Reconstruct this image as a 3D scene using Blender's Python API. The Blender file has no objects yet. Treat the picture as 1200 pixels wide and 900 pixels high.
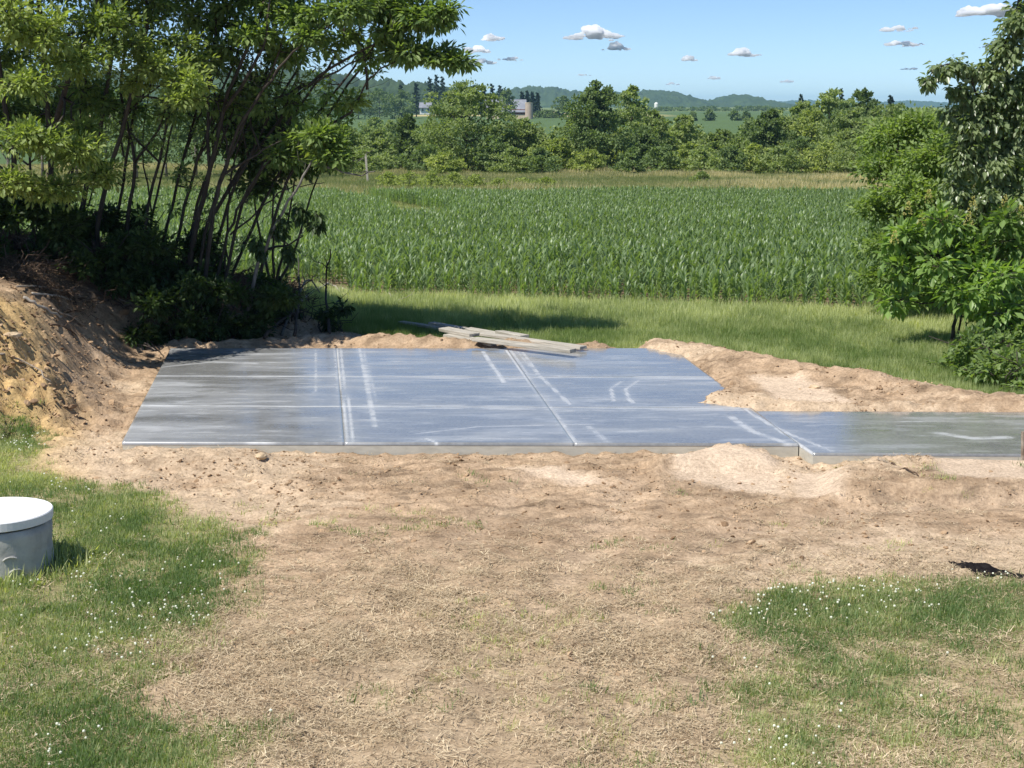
import bpy, math, random
import numpy as np
from mathutils import Vector

# ------------------------------------------------------------------ camera, sky, sun
S = bpy.context.scene
COL = S.collection
RNG = np.random.default_rng(7)
random.seed(7)
EYE = 3.5                       # height of the eye above the slab top (z = 0)
FOC = 1800.0                    # focal length in pixels of a 1200 px wide picture
PITCH = math.atan((450 - 128) / FOC)
cam_d = bpy.data.cameras.new('camera')
cam_d.sensor_width = 36
cam_d.lens = 36 * FOC / 1200
cam_d.clip_start = 0.1
cam_d.clip_end = 60000
cam = bpy.data.objects.new('camera', cam_d)
COL.objects.link(cam)
cam.location = (0, 0, EYE)
cam.rotation_euler = (math.pi / 2 - PITCH, 0, 0)
S.camera = cam

SUN_EL = math.radians(57)
SUN_V = Vector((-0.8, -0.6, 0)).normalized() * math.cos(SUN_EL) + Vector((0, 0, math.sin(SUN_EL)))
SUN_AZ = math.atan2(SUN_V.x, SUN_V.y)
world = bpy.data.worlds.new('World')
S.world = world
world.use_nodes = True
nt = world.node_tree
nt.nodes.clear()
sky = nt.nodes.new('ShaderNodeTexSky')
sky.sky_type = 'NISHITA'
sky.sun_disc = False
sky.sun_elevation = SUN_EL
sky.sun_rotation = SUN_AZ
sky.altitude = 2500
sky.air_density = 0.8
sky.dust_density = 0.0
sky.ozone_density = 5.5
bg = nt.nodes.new('ShaderNodeBackground')
bg.inputs['Strength'].default_value = 0.1
wo = nt.nodes.new('ShaderNodeOutputWorld')
nt.links.new(sky.outputs[0], bg.inputs[0])
nt.links.new(bg.outputs[0], wo.inputs[0])
sl = bpy.data.lights.new('sun', 'SUN')
sl.energy = 4.6
sl.angle = math.radians(0.5)
sl.color = (1.0, 0.955, 0.88)
sun = bpy.data.objects.new('sun', sl)
COL.objects.link(sun)
sun.rotation_euler = SUN_V.to_track_quat('Z', 'Y').to_euler()
S.view_settings.view_transform = 'Standard'
S.view_settings.look = 'None'
S.view_settings.exposure = 0.5
S.view_settings.gamma = 1
S.render.engine = 'CYCLES'
S.cycles.use_denoising = True
S.cycles.diffuse_bounces = 3
S.cycles.glossy_bounces = 2
S.cycles.transmission_bounces = 3
S.cycles.transparent_max_bounces = 10
S.cycles.volume_bounces = 24
S.cycles.max_bounces = 24
S.cycles.sample_clamp_indirect = 8

# ------------------------------------------------------------------ helpers
CP, SP = math.cos(PITCH), math.sin(PITCH)

def ray(px, py):
    a, b = (px - 600) / FOC, (450 - py) / FOC
    return np.array([a, CP + b * SP, -SP + b * CP])

def on_level(px, py, z=0.0):
    d = ray(px, py)
    t = (z - EYE) / d[2]
    return np.array([d[0] * t, d[1] * t, z])

def at(px, py, Y):
    d = ray(px, py)
    t = Y / d[1]
    return np.array([d[0] * t, Y, EYE + d[2] * t])

def pix(Y):                      # metres per photo pixel at distance Y
    return Y / FOC

def tag(o, label=None, cat=None, group=None, kind=None):
    if label: o['label'] = label
    if cat: o['category'] = cat
    if group: o['group'] = group
    if kind: o['kind'] = kind
    return o

def empty(name, loc=(0, 0, 0), **k):
    o = bpy.data.objects.new(name, None)
    o.location = loc
    o.empty_display_size = 0.2
    COL.objects.link(o)
    return tag(o, **k)

def sstep(a, b, x):
    t = np.clip((x - a) / (b - a), 0, 1)
    return t * t * (3 - 2 * t)

def _hash(ix, iy, seed):
    h = (ix.astype(np.int64) * 374761393 + iy.astype(np.int64) * 668265263 + seed * 974634777) & 0xffffffff
    h = ((h ^ (h >> 13)) * 1274126177) & 0xffffffff
    h = h ^ (h >> 16)
    return (h & 0xffffff) / float(0xffffff)

def noise(x, y, seed=0):
    x = np.asarray(x, float); y = np.asarray(y, float)
    ix, iy = np.floor(x), np.floor(y)
    fx, fy = x - ix, y - iy
    fx = fx * fx * (3 - 2 * fx); fy = fy * fy * (3 - 2 * fy)
    a = _hash(ix, iy, seed); b = _hash(ix + 1, iy, seed)
    c = _hash(ix, iy + 1, seed); d = _hash(ix + 1, iy + 1, seed)
    return (a * (1 - fx) + b * fx) * (1 - fy) + (c * (1 - fx) + d * fx) * fy

def fbm(x, y, seed=0, oct=4, gain=0.5):
    s = 0; a = 1; n = 0
    ca, sa = math.cos(0.65), math.sin(0.65)
    for k in range(oct):
        s = s + a * noise(x, y, seed + k * 17); n += a
        x, y = (x * ca - y * sa) * 2.03 + 11.3, (x * sa + y * ca) * 2.03 + 5.1
        a *= gain
    return s / n

def seg_dist(x, y, pts):
    d = np.full(np.shape(x), 1e9)
    for (ax, ay), (bx, by) in zip(pts[:-1], pts[1:]):
        vx, vy = bx - ax, by - ay
        t = np.clip(((x - ax) * vx + (y - ay) * vy) / (vx * vx + vy * vy + 1e-12), 0, 1)
        d = np.minimum(d, np.hypot(x - ax - t * vx, y - ay - t * vy))
    return d

def inside(x, y, poly):
    r = np.zeros(np.shape(x), bool)
    n = len(poly)
    for i in range(n):
        ax, ay = poly[i]; bx, by = poly[(i + 1) % n]
        if ay == by: continue
        c = ((ay > y) != (by > y)) & (x < (bx - ax) * (y - ay) / (by - ay) + ax)
        r ^= c
    return r

def sdist(x, y, poly):           # > 0 inside
    d = seg_dist(x, y, list(poly) + [poly[0]])
    return np.where(inside(x, y, poly), d, -d)

def ground_poly(pp, z=-0.1):
    return [tuple(on_level(a, b, z)[:2]) for a, b in pp]

# ------------------------------------------------------------------ materials
def new_mat(name):
    m = bpy.data.materials.new(name)
    m.use_nodes = True
    t = m.node_tree
    b = t.nodes['Principled BSDF']
    return m, t, b

def N(t, typ, **k):
    n = t.nodes.new(typ)
    for a, v in k.items():
        if a in n.inputs.keys(): n.inputs[a].default_value = v
        else: setattr(n, a, v)
    return n

def ramp(t, fac, stops):
    r = t.nodes.new('ShaderNodeValToRGB')
    e = r.color_ramp.elements
    e[0].position, e[0].color = stops[0][0], (*stops[0][1], 1)
    e[1].position, e[1].color = stops[-1][0], (*stops[-1][1], 1)
    for p, c in stops[1:-1]:
        x = e.new(p); x.color = (*c, 1)
    t.links.new(fac, r.inputs[0])
    return r.outputs[0]

def mixc(t, fac, a, b, mode='MIX'):
    n = t.nodes.new('ShaderNodeMix'); n.data_type = 'RGBA'; n.blend_type = mode
    for s, v in ((n.inputs[0], fac), (n.inputs[6], a), (n.inputs[7], b)):
        if isinstance(v, (int, float)): s.default_value = v
        elif isinstance(v, tuple): s.default_value = (*v, 1)
        else: t.links.new(v, s)
    return n.outputs[2]

def simple(name, c1, c2, scale=8, rough=0.8, bump=0.3, stretch=(1, 1, 1), dist=0.02, spec=0.3, detail=6):
    m, t, b = new_mat(name)
    tc = N(t, 'ShaderNodeTexCoord')
    mp = N(t, 'ShaderNodeMapping'); mp.inputs['Scale'].default_value = stretch
    t.links.new(tc.outputs['Object'], mp.inputs[0])
    no = N(t, 'ShaderNodeTexNoise', Scale=scale, Detail=detail, Roughness=0.6)
    t.links.new(mp.outputs[0], no.inputs[0])
    t.links.new(ramp(t, no.outputs[0], [(0.32, c1), (0.68, c2)]), b.inputs['Base Color'])
    b.inputs['Roughness'].default_value = rough
    b.inputs['Specular IOR Level'].default_value = spec
    if bump:
        bn = N(t, 'ShaderNodeBump', Strength=bump, Distance=dist)
        t.links.new(no.outputs[0], bn.inputs['Height'])
        t.links.new(bn.outputs[0], b.inputs['Normal'])
    return m

def leaf_mat(name, dark, light, transl=0.35, rough=0.5, inst=False, spec=0.35):
    """leaf blades: base colour from a per-leaf 'tint', some light passing through"""
    m, t, b = new_mat(name)
    at_ = N(t, 'ShaderNodeAttribute', attribute_name='tint')
    if inst: at_.attribute_type = 'INSTANCER'
    c = ramp(t, at_.outputs['Fac'], [(0.0, dark), (1.0, light)])
    t.links.new(c, b.inputs['Base Color'])
    b.inputs['Roughness'].default_value = rough
    b.inputs['Specular IOR Level'].default_value = spec
    tr = N(t, 'ShaderNodeBsdfTranslucent')
    c2 = mixc(t, 1.0, c, (1.0, 1.0, 0.45), 'MULTIPLY')
    c3 = mixc(t, 1.0, c2, (1.5, 1.6, 1.2), 'MULTIPLY')
    t.links.new(c3, tr.inputs[0])
    mx = N(t, 'ShaderNodeMixShader'); mx.inputs[0].default_value = transl
    t.links.new(b.outputs[0], mx.inputs[1]); t.links.new(tr.outputs[0], mx.inputs[2])
    t.links.new(mx.outputs[0], t.nodes['Material Output'].inputs[0])
    return m

M = {}
M['bark'] = simple('bark', (0.03, 0.024, 0.02), (0.085, 0.07, 0.055), 14, 0.9, 0.6, (1, 1, .25))
M['grey_bark'] = simple('grey_bark', (0.09, 0.08, 0.07), (0.24, 0.22, 0.19), 12, 0.9, 0.5, (1, 1, .3))
M['pale_bark'] = simple('pale_bark', (0.22, 0.2, 0.17), (0.42, 0.38, 0.33), 10, 0.9, 0.5, (1, 1, .3))
M['leaf_lit'] = leaf_mat('leaf_lit', (0.09, 0.15, 0.04), (0.36, 0.43, 0.14), 0.42)  # sunlight put into the colour: lighter green so these leaves look lit
M['leaf_green'] = leaf_mat('leaf_green', (0.09, 0.15, 0.05), (0.27, 0.36, 0.12), 0.44)
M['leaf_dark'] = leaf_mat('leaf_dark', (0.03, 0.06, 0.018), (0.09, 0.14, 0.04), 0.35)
M['leaf_grey'] = leaf_mat('leaf_grey', (0.09, 0.14, 0.06), (0.28, 0.34, 0.17), 0.42, 0.36, spec=0.7)
M['leaf_sumac'] = leaf_mat('leaf_sumac', (0.10, 0.17, 0.045), (0.24, 0.36, 0.10), 0.42, 0.42, spec=0.5)
M['far_leaf'] = leaf_mat('far_leaf', (0.15, 0.205, 0.08), (0.37, 0.44, 0.19), 0.44, 0.7, spec=0.15)
M['far_dark'] = leaf_mat('far_dark', (0.09, 0.135, 0.06), (0.24, 0.32, 0.13), 0.4, 0.7, spec=0.15)
M['far_yellow'] = leaf_mat('far_yellow', (0.19, 0.25, 0.075), (0.43, 0.48, 0.17), 0.42, 0.7, spec=0.15)
M['conifer'] = leaf_mat('conifer', (0.012, 0.027, 0.014), (0.035, 0.06, 0.026), 0.1, 0.8, spec=0.1)
M['panicle'] = leaf_mat('panicle', (0.4, 0.38, 0.1), (0.6, 0.55, 0.22), 0.3, 0.8)
M['lawn'] = leaf_mat('lawn', (0.14, 0.215, 0.08), (0.54, 0.55, 0.29), 0.45, 0.55, inst=True)
M['hay'] = leaf_mat('hay', (0.16, 0.23, 0.075), (0.58, 0.60, 0.34), 0.42, 0.7, inst=True, spec=0.2)
M['meadow'] = leaf_mat('meadow', (0.17, 0.21, 0.085), (0.62, 0.53, 0.33), 0.4, 0.7, inst=True, spec=0.2)
M['straw'] = leaf_mat('straw', (0.22, 0.15, 0.09), (0.70, 0.58, 0.40), 0.1, 0.8, inst=True, spec=0.2)
M['clover'] = leaf_mat('clover', (0.7, 0.7, 0.6), (0.85, 0.85, 0.78), 0.2, 0.9, inst=True, spec=0.1)
M['corn_i'] = leaf_mat('corn_field_leaf', (0.105, 0.165, 0.065), (0.265, 0.36, 0.165), 0.45, 0.42, inst=True, spec=0.55)
M['corn'] = leaf_mat('corn_leaf', (0.105, 0.165, 0.065), (0.265, 0.36, 0.165), 0.45, 0.42, spec=0.55)
M['clod'] = leaf_mat('dirt_clod', (0.17, 0.105, 0.06), (0.47, 0.33, 0.205), 0.0, 0.95, inst=True, spec=0.1)
M['wood'] = simple('weathered_plank', (0.24, 0.22, 0.18), (0.52, 0.48, 0.41), 5, 0.85, 0.4, (0.6, 9, 9))
M['stick'] = simple('dead_wood', (0.2, 0.15, 0.11), (0.42, 0.36, 0.29), 10, 0.9, 0.4)
M['root'] = simple('root_wood', (0.05, 0.03, 0.02), (0.15, 0.1, 0.065), 10, 0.9, 0.4)
M['stone'] = simple('sandy_stone', (0.42, 0.31, 0.19), (0.6, 0.47, 0.31), 9, 0.85, 0.5)
M['white_paint'] = simple('white_paint', (0.6, 0.6, 0.56), (0.8, 0.8, 0.76), 4, 0.7, 0.1)
M['barn_roof'] = simple('barn_roof', (0.17, 0.18, 0.21), (0.26, 0.27, 0.3), 0.6, 0.75, 0.1)
M['barn_wall'] = simple('barn_wall', (0.16, 0.05, 0.035), (0.24, 0.08, 0.05), 1, 0.85, 0.1)
M['barn_stone'] = simple('barn_stone', (0.5, 0.4, 0.27), (0.7, 0.58, 0.42), 0.8, 0.9, 0.2)
M['silo'] = simple('silo_block', (0.38, 0.3, 0.23), (0.5, 0.4, 0.32), 1, 0.9, 0.2)
M['dark_opening'] = simple('dark_opening', (0.02, 0.015, 0.012), (0.035, 0.03, 0.025), 1, 0.9, 0)
M['glass'] = simple('window_glass', (0.03, 0.04, 0.05), (0.05, 0.06, 0.07), 1, 0.15, 0)
M['ring_concrete'] = simple('cast_concrete', (0.33, 0.325, 0.30), (0.52, 0.51, 0.47), 6, 0.9, 0.7, dist=0.02)
M['lid_concrete'] = simple('lid_concrete', (0.66, 0.67, 0.68), (0.8, 0.8, 0.79), 7, 0.75, 0.15, dist=0.005)
M['forest'] = simple('forest_hill', (0.02, 0.042, 0.016), (0.055, 0.09, 0.03), 0.03, 0.9, 0)

# ------------------------------------------------------------------ mesh building
class MB:
    def __init__(s): s.v = []; s.f = []; s.t = []; s.n = 0
    def add(s, v, f, tint=0.5):
        v = np.asarray(v, float).reshape(-1, 3)
        s.v.append(v)
        s.f.extend([tuple(int(i) + s.n for i in q) for q in f])
        s.t.append(np.full(len(v), tint)); s.n += len(v)
    def tube(s, pts, rad, n=6, cap=True, tint=0.5):
        pts = np.asarray(pts, float); rad = np.broadcast_to(rad, len(pts)).astype(float)
        tg = np.gradient(pts, axis=0); tg /= np.linalg.norm(tg, axis=1)[:, None] + 1e-9
        ref = np.array([0.31, 0.17, 0.93]) if abs(tg[0][2]) < 0.8 else np.array([0.9, 0.3, 0.1])
        V = []
        for p, d, r in zip(pts, tg, rad):
            a = np.cross(d, ref); a /= np.linalg.norm(a) + 1e-9
            b = np.cross(d, a)
            ang = np.arange(n) * 2 * math.pi / n
            V.append(p + r * (np.cos(ang)[:, None] * a + np.sin(ang)[:, None] * b))
            ref = np.cross(a, d) * 0 + ref
        F = []
        for k in range(len(pts) - 1):
            for i in range(n):
                j = (i + 1) % n
                F.append((k * n + i, k * n + j, (k + 1) * n + j, (k + 1) * n + i))
        if cap:
            F.append(tuple(range(n))[::-1]); F.append(tuple(range((len(pts) - 1) * n, len(pts) * n)))
        s.add(np.concatenate(V), F, tint)
    def box(s, c, size, rotz=0, tilt=0, jit=0):
        c = np.asarray(c, float); hx, hy, hz = [q / 2 for q in size]
        v = np.array([[x, y, z] for z in (-hz, hz) for x, y in ((-hx, -hy), (hx, -hy), (hx, hy), (-hx, hy))], float)
        if jit: v += RNG.normal(0, jit, v.shape)
        ct, st = math.cos(tilt), math.sin(tilt)
        v = v @ np.array([[ct, 0, -st], [0, 1, 0], [st, 0, ct]]).T
        cz, sz = math.cos(rotz), math.sin(rotz)
        v = v @ np.array([[cz, -sz, 0], [sz, cz, 0], [0, 0, 1]]).T + c
        s.add(v, [(0, 3, 2, 1), (4, 5, 6, 7), (0, 1, 5, 4), (1, 2, 6, 5), (2, 3, 7, 6), (3, 0, 4, 7)])
    def build(s, name, mat, parent=None, smooth=False, bevel=0, kind=None):
        v = np.concatenate(s.v) if s.v else np.zeros((0, 3))
        o = mesh_obj(name, v, s.f, mat, parent, smooth, tint=np.concatenate(s.t) if s.t else None)
        if bevel:
            md = o.modifiers.new('edge', 'BEVEL'); md.width = bevel; md.segments = 2
        if kind: o['kind'] = kind
        return o

def mesh_obj(name, v, f, mat, parent=None, smooth=False, tint=None, link=True):
    me = bpy.data.meshes.new(name)
    v = np.asarray(v, np.float32)
    if parent is not None:
        v = v - np.asarray(parent.matrix_world.translation if False else world_loc(parent), np.float32)
    if isinstance(f, np.ndarray):
        nf, k = f.shape
        me.vertices.add(len(v)); me.vertices.foreach_set('co', v.ravel())
        me.loops.add(nf * k); me.loops.foreach_set('vertex_index', f.astype(np.int32).ravel())
        me.polygons.add(nf)
        me.polygons.foreach_set('loop_start', np.arange(0, nf * k, k, dtype=np.int32))
        me.update(calc_edges=True)
    else:
        me.from_pydata([tuple(p) for p in v], [], f)
    if smooth:
        me.polygons.foreach_set('use_smooth', np.ones(len(me.polygons), bool))
    if tint is not None:
        a = me.attributes.new('tint', 'FLOAT', 'POINT'); a.data.foreach_set('value', np.asarray(tint, np.float32))
    me.materials.append(mat)
    me.update()
    o = bpy.data.objects.new(name, me)
    if link: COL.objects.link(o)
    if parent is not None: o.parent = parent
    return o

def world_loc(o):
    l = Vector((0, 0, 0))
    while o is not None:
        l = l + o.location; o = o.parent
    return (l.x, l.y, l.z)

def leaf_faces(P, D, L, W, fold=0.25, up=None):
    """one folded two-triangle blade per point: P base, D direction, L length, W width"""
    n = len(P)
    D = D / (np.linalg.norm(D, axis=1)[:, None] + 1e-9)
    U = RNG.normal(0, 1, (n, 3)) if up is None else up + RNG.normal(0, 0.45, (n, 3))
    A = np.cross(D, U); A /= np.linalg.norm(A, axis=1)[:, None] + 1e-9
    B = np.cross(A, D)
    L = np.broadcast_to(L, n)[:, None]; W = np.broadcast_to(W, n)[:, None]
    mid = P + D * L * 0.45
    v = np.stack([P, mid + A * W / 2 + B * W * fold, P + D * L, mid - A * W / 2 + B * W * fold], 1).reshape(-1, 3)
    i = np.arange(n) * 4
    f = np.concatenate([np.stack([i, i + 1, i + 2], 1), np.stack([i, i + 2, i + 3], 1)])
    return v, f

class Leaves:
    def __init__(s): s.v = []; s.f = []; s.t = []; s.n = 0
    def add(s, P, D, L, W, tint, up=None, fold=0.25):
        v, f = leaf_faces(P, D, L, W, fold, up)
        s.v.append(v); s.f.append(f + s.n); s.n += len(v)
        s.t.append(np.repeat(np.broadcast_to(tint, len(P)), 4))
    def build(s, name, mat, parent):
        o = mesh_obj(name, np.concatenate(s.v), np.concatenate(s.f), mat, parent, tint=np.clip(np.concatenate(s.t), 0, 1))
        o['kind'] = 'stuff'
        return o

def rdir(n):
    d = RNG.normal(0, 1, (n, 3))
    return d / np.linalg.norm(d, axis=1)[:, None]

def bent(a, b, k=5, wob=0.05, sag=0.0):
    a = np.asarray(a, float); b = np.asarray(b, float)
    t = np.linspace(0, 1, k)[:, None]
    L = np.linalg.norm(b - a)
    p = a + (b - a) * t
    w = RNG.normal(0, wob * L, (k, 3)); w[0] = 0; w[-1] = 0
    w[:, 2] *= 0.6
    p = p + w
    p[:, 2] += sag * L * (4 * t[:, 0] * (1 - t[:, 0]))
    return p

def smooth_path(pts, k=4):
    pts = np.asarray(pts, float)
    out = []
    n = len(pts)
    for i in range(n - 1):
        p0, p1, p2, p3 = pts[max(i - 1, 0)], pts[i], pts[i + 1], pts[min(i + 2, n - 1)]
        for q in range(k):
            t = q / k
            out.append(0.5 * ((2 * p1) + (-p0 + p2) * t + (2 * p0 - 5 * p1 + 4 * p2 - p3) * t * t + (-p0 + 3 * p1 - 3 * p2 + p3) * t ** 3))
    out.append(pts[-1])
    return np.array(out)

# ------------------------------------------------------------------ terrain
# the slab (top at z = 0)
FL, FR = on_level(143, 518)[:2], on_level(936, 520)[:2]
BL, BR = on_level(200, 408)[:2], on_level(789, 408)[:2]
SLAB = [tuple(FL), tuple(FR), tuple(BR), tuple(BL)]
WALK = [tuple(on_level(*p)[:2]) for p in ((953, 530.5), (1420, 533), (1330, 483), (878, 481))]

TOE = [(-60, 15.0), (-14, 16.3), (-7.4, 16.7), (-5.7, 16.6), (-4.95, 17.5), (-5.1, 19.5), (-5.5, 22.5), (-4.8, 23.7), (-3.7, 24.2),
       (-2.7, 25.3), (-2.6, 27), (-3.4, 34), (-5, 60), (-60, 60)]

def far_profile(y):
    return np.interp(y, [-1e5, 26, 165, 300, 700, 1500, 2500, 9000, 1e5], [-0.12, -0.12, -3.1, -3.2, -1.2, 2, 6, 8, 8])

def bank(x, y):
    d = sdist(x, y, TOE)
    hb = np.interp(x, [-16, -9, -7, -5.9, -4.2, -2.6], [1.8, 1.5, 1.3, 1.02, 0.58, 0.22])
    fall = 1 - sstep(26.5, 33, y)
    return hb * sstep(-0.1, 1.45, d) * fall, d

LAWN_L = ground_poly([(-900, 440), (-30, 486), (30, 492), (52, 520), (70, 560), (150, 572), (235, 600), (290, 625), (300, 660), (268, 705),
                      (245, 760), (170, 790), (120, 815), (200, 835), (300, 855), (300, 900), (280, 1400), (-900, 1400)])
LAWN_R = ground_poly([(866, 730), (925, 692), (1010, 676), (1120, 675), (1700, 668), (1700, 1400), (800, 1400), (840, 900), (862, 850), (850, 790)])
BARE_R = [ground_poly(p) for p in ([(1130, 775), (1210, 750), (1300, 860), (1170, 865), (1120, 820)], [(1000, 850), (1100, 862), (1190, 892), (1300, 1000), (950, 1000), (960, 870)])]
BACK_EDGE = ground_poly([(-900, 400), (330, 378), (400, 384), (460, 397), (560, 403), (690, 408), (745, 405), (800, 404), (850, 414), (930, 430), (1000, 444), (1080, 456),
                         (1200, 470), (1500, 500), (2600, 520)], -0.05)
BACK_GRASS = BACK_EDGE + [(400, 40), (400, 1200), (-400, 1200), (-400, 40)]
SMOOTH = [ground_poly(p) for p in ([(782, 534), (850, 531), (918, 546), (922, 580), (850, 572), (788, 560)],
                                   [(880, 452), (940, 452), (1000, 482), (905, 482)],
                                   [(1085, 545), (1300, 540), (1300, 580), (1100, 572)],
                                   [(590, 545), (660, 545), (720, 568), (660, 566)],
                                   [(925, 552), (985, 552), (985, 585), (930, 580)])]
SPILL = ground_poly([(741, 404), (768, 410), (800, 421), (832, 437), (834, 447), (822, 455), (812, 463), (800, 470), (818, 476), (872, 480), (1500, 484), (1500, 380), (760, 380)], 0.02)
FRONT_LIP = ground_poly([(740, 535), (790, 526), (840, 517), (880, 517), (905, 523), (922, 533), (915, 542), (760, 542)], 0.0)
WALK_LIP = ground_poly([(960, 545), (1010, 534), (1080, 531), (1300, 536), (1300, 575), (960, 575)], 0.0)
YELLOW = [ground_poly(p, 0.7) for p in ([(-60, 395), (40, 380), (90, 425), (70, 465), (-10, 470), (-60, 450)],)]

TRACKS = (([(1300, 580), (1000, 596), (880, 618), (770, 680), (745, 800), (765, 1000)], 0.2), ([(1300, 622), (1050, 628), (930, 650), (868, 720), (835, 850), (850, 1000)], 0.2),
          ([(620, 560), (560, 620), (470, 700), (400, 850), (370, 1000)], 0.18), ([(740, 560), (690, 640), (620, 740), (570, 860), (555, 1000)], 0.18))

def ground_h(x, y, detail=True):
    """height and the cover masks of the ground at x, y"""
    x = np.asarray(x, float); y = np.asarray(y, float)
    h = far_profile(y)
    h = h + 0.9 * (fbm(x / 180, y / 180, 5, 3) - 0.5) * sstep(180, 500, y) * 3
    b, bd = bank(x, y)
    h = h + b
    near = (y < 34) & (np.abs(x) < 30)
    m = {k: np.zeros(x.shape) for k in ('lawn', 'back', 'smooth', 'spill', 'yellow', 'bare')}
    if near.any():
        xn, yn = x[near], y[near]
        wob = 0.75 * (fbm(xn * 1.1, yn * 1.1, 31, 5) - 0.5)
        wob2 = 0.3 * (fbm(xn * 3.1, yn * 3.1, 37, 3) - 0.5)
        l = np.maximum(sdist(xn, yn, LAWN_L), sdist(xn, yn, LAWN_R)) + wob + wob2
        m['lawn'][near] = sstep(-0.3, 0.3, l) * (1 - sstep(0.0, 0.5, bd[near] + 0.5 * wob))
        br = np.full(xn.shape, -9.0)
        for p in BARE_R: br = np.maximum(br, sdist(xn, yn, p))
        m['bare'][near] = sstep(-0.35, 0.25, br + wob * 1.4 + wob2)
        m['back'][near] = sstep(-0.08, 0.14, sdist(xn, yn, BACK_GRASS) + 0.7 * wob2)
        s = np.full(xn.shape, -9.0)
        for p in SMOOTH: s = np.maximum(s, sdist(xn, yn, p))
        m['smooth'][near] = sstep(-0.1, 0.12, s + 0.4 * wob2)
        sp = sdist(xn, yn, SPILL) + 0.35 * wob2
        m['spill'][near] = sstep(-0.03, 0.3, sp)
        yl = np.full(xn.shape, -9.0)
        for p in YELLOW: yl = np.maximum(yl, sdist(xn, yn, p))
        m['yellow'][near] = sstep(-0.5, 0.5, yl + wob)
        under = sstep(0.02, 0.3, sdist(xn, yn, SLAB)) 
        hn = h[near]
        dirt = (1 - m['lawn'][near]) * (1 - m['back'][near])
        sm = m['smooth'][near]
        # spill of sand over the far right corner of the slab and along the walk
        hn = hn + m['spill'][near] * (1 - m['back'][near]) * (0.13 + 0.14 * (fbm(xn * 1.3, yn * 1.3, 41, 3) - 0.45) * (1 - sm))
        ridge = seg_dist(xn, yn, ground_poly([(770, 407), (830, 416), (900, 430), (1000, 447), (1100, 462), (1200, 474), (1400, 500)], 0.0))
        hn = hn + 0.09 * np.exp(-(ridge / 0.3) ** 2) * (0.5 + fbm(xn * 2, yn * 2, 43, 3))
        ridge2 = seg_dist(xn, yn, ground_poly([(205, 404), (300, 401), (380, 396), (470, 400), (560, 404), (700, 407)], 0.0))
        hn = hn + (0.20 * np.exp(-(ridge2 / 0.3) ** 2) * (0.3 + fbm(xn * 2.4, yn * 2.4, 47, 3)))
        hn = hn + 0.13 * sstep(-0.06, 0.3, sdist(xn, yn, FRONT_LIP) + 0.3 * wob2) + 0.13 * sstep(-0.06, 0.3, sdist(xn, yn, WALK_LIP) + 0.3 * wob2)
        # left front corner: soil heaped to the slab edge
        lc = seg_dist(xn, yn, [tuple(FL + [-1.2, -0.3]), tuple(FL + [0.1, -0.35]), tuple(FL + [1.4, -0.55])])
        hn = hn + 0.09 * np.exp(-(lc / 0.45) ** 2)
        # clods and ruts
        c1 = fbm(xn * 2.2, yn * 2.8, 51, 5, 0.6) - 0.5
        c2 = fbm(xn * 11, yn * 14, 53, 3, 0.6) - 0.5
        rdg = 1 - np.abs(2 * fbm(xn * 4.3, yn * 4.3, 57, 4, 0.55) - 1)
        worked = sstep(13.2, 14.6, yn + wob * 2) * dirt
        amp = dirt * (1 - 0.85 * sm)
        c3 = fbm(xn * 5, yn * 17, 55, 4, 0.62) - 0.5
        lipz = sstep(-0.2, 0.1, sdist(xn, yn, FRONT_LIP))
        amp = amp * (1 + 1.1 * lipz)
        hn = hn + amp * (0.085 * c1 + 0.05 * c2 + 0.055 * c3) * (0.55 + 0.75 * worked)
        hn = hn + amp * worked * 0.045 * (rdg - 0.6)
        rough = sstep(0.0, 0.5, bd[near]) * (1 - sstep(24, 27, yn)) 
        cl = sstep(0.48, 0.62, fbm(xn * 0.9 + 3, yn * 0.9, 61, 3)) 
        toe_zone = np.exp(-((xn + 5.65) / 1.1) ** 2 - ((yn - 17.7) / 1.0) ** 2)
        hn = hn + rough * (0.16 * c1 + 0.10 * (rdg - 0.6) * (0.4 + cl)) + toe_zone * (0.34 * (rdg - 0.66) + 0.25 * c1 + 0.12 * c2)
        # wheel tracks pressed across the foreground
        for (pp, ww) in TRACKS:
            dd = .016
            dd_ = seg_dist(xn, yn, ground_poly(pp))
            hn = hn - dd * (np.exp(-(dd_ / ww) ** 2) - 0.6 * np.exp(-((dd_ - ww * 1.9) / (ww * 0.5)) ** 2)) * 1.4 * (1 - m['lawn'][near])
        # keep the soil below the slab wherever it does not spill over it
        lim = np.where(under > 0, 0, 0)
        ins = sdist(xn, yn, SLAB)
        insw = sdist(xn, yn, WALK)
        cov = m['spill'][near]
        sink = np.maximum(sstep(-0.02, 0.03, ins), sstep(-0.02, 0.03, insw)) * (1 - sstep(0.05, 0.2, cov))
        lipc = np.maximum(sstep(0.0, 0.1, sdist(xn, yn, FRONT_LIP)), sstep(0, 0.1, sdist(xn, yn, WALK_LIP)))
        sink = sink * (1 - lipc * (np.maximum(ins, insw) < 0.25))
        hn = np.where(sink > 0, np.minimum(hn, hn * (1 - sink) + sink * -0.2), hn)
        # front strip where the slab side shows
        fr = seg_dist(xn, yn, [tuple(FL + [1.8, -0.28]), tuple(FR + [-1.6, -0.3])])
        hn = np.minimum(hn, np.where(fr < 0.3, -0.115 + 0.1 * sstep(0.16, 0.3, fr) + 0.012 * c2, 9))
        h[near] = hn
    return h, m

def gz(x, y):
    return float(ground_h(np.array([x]), np.array([y]))[0][0])

def gzs(x, y):
    return ground_h(np.asarray(x, float), np.asarray(y, float))[0]

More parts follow.
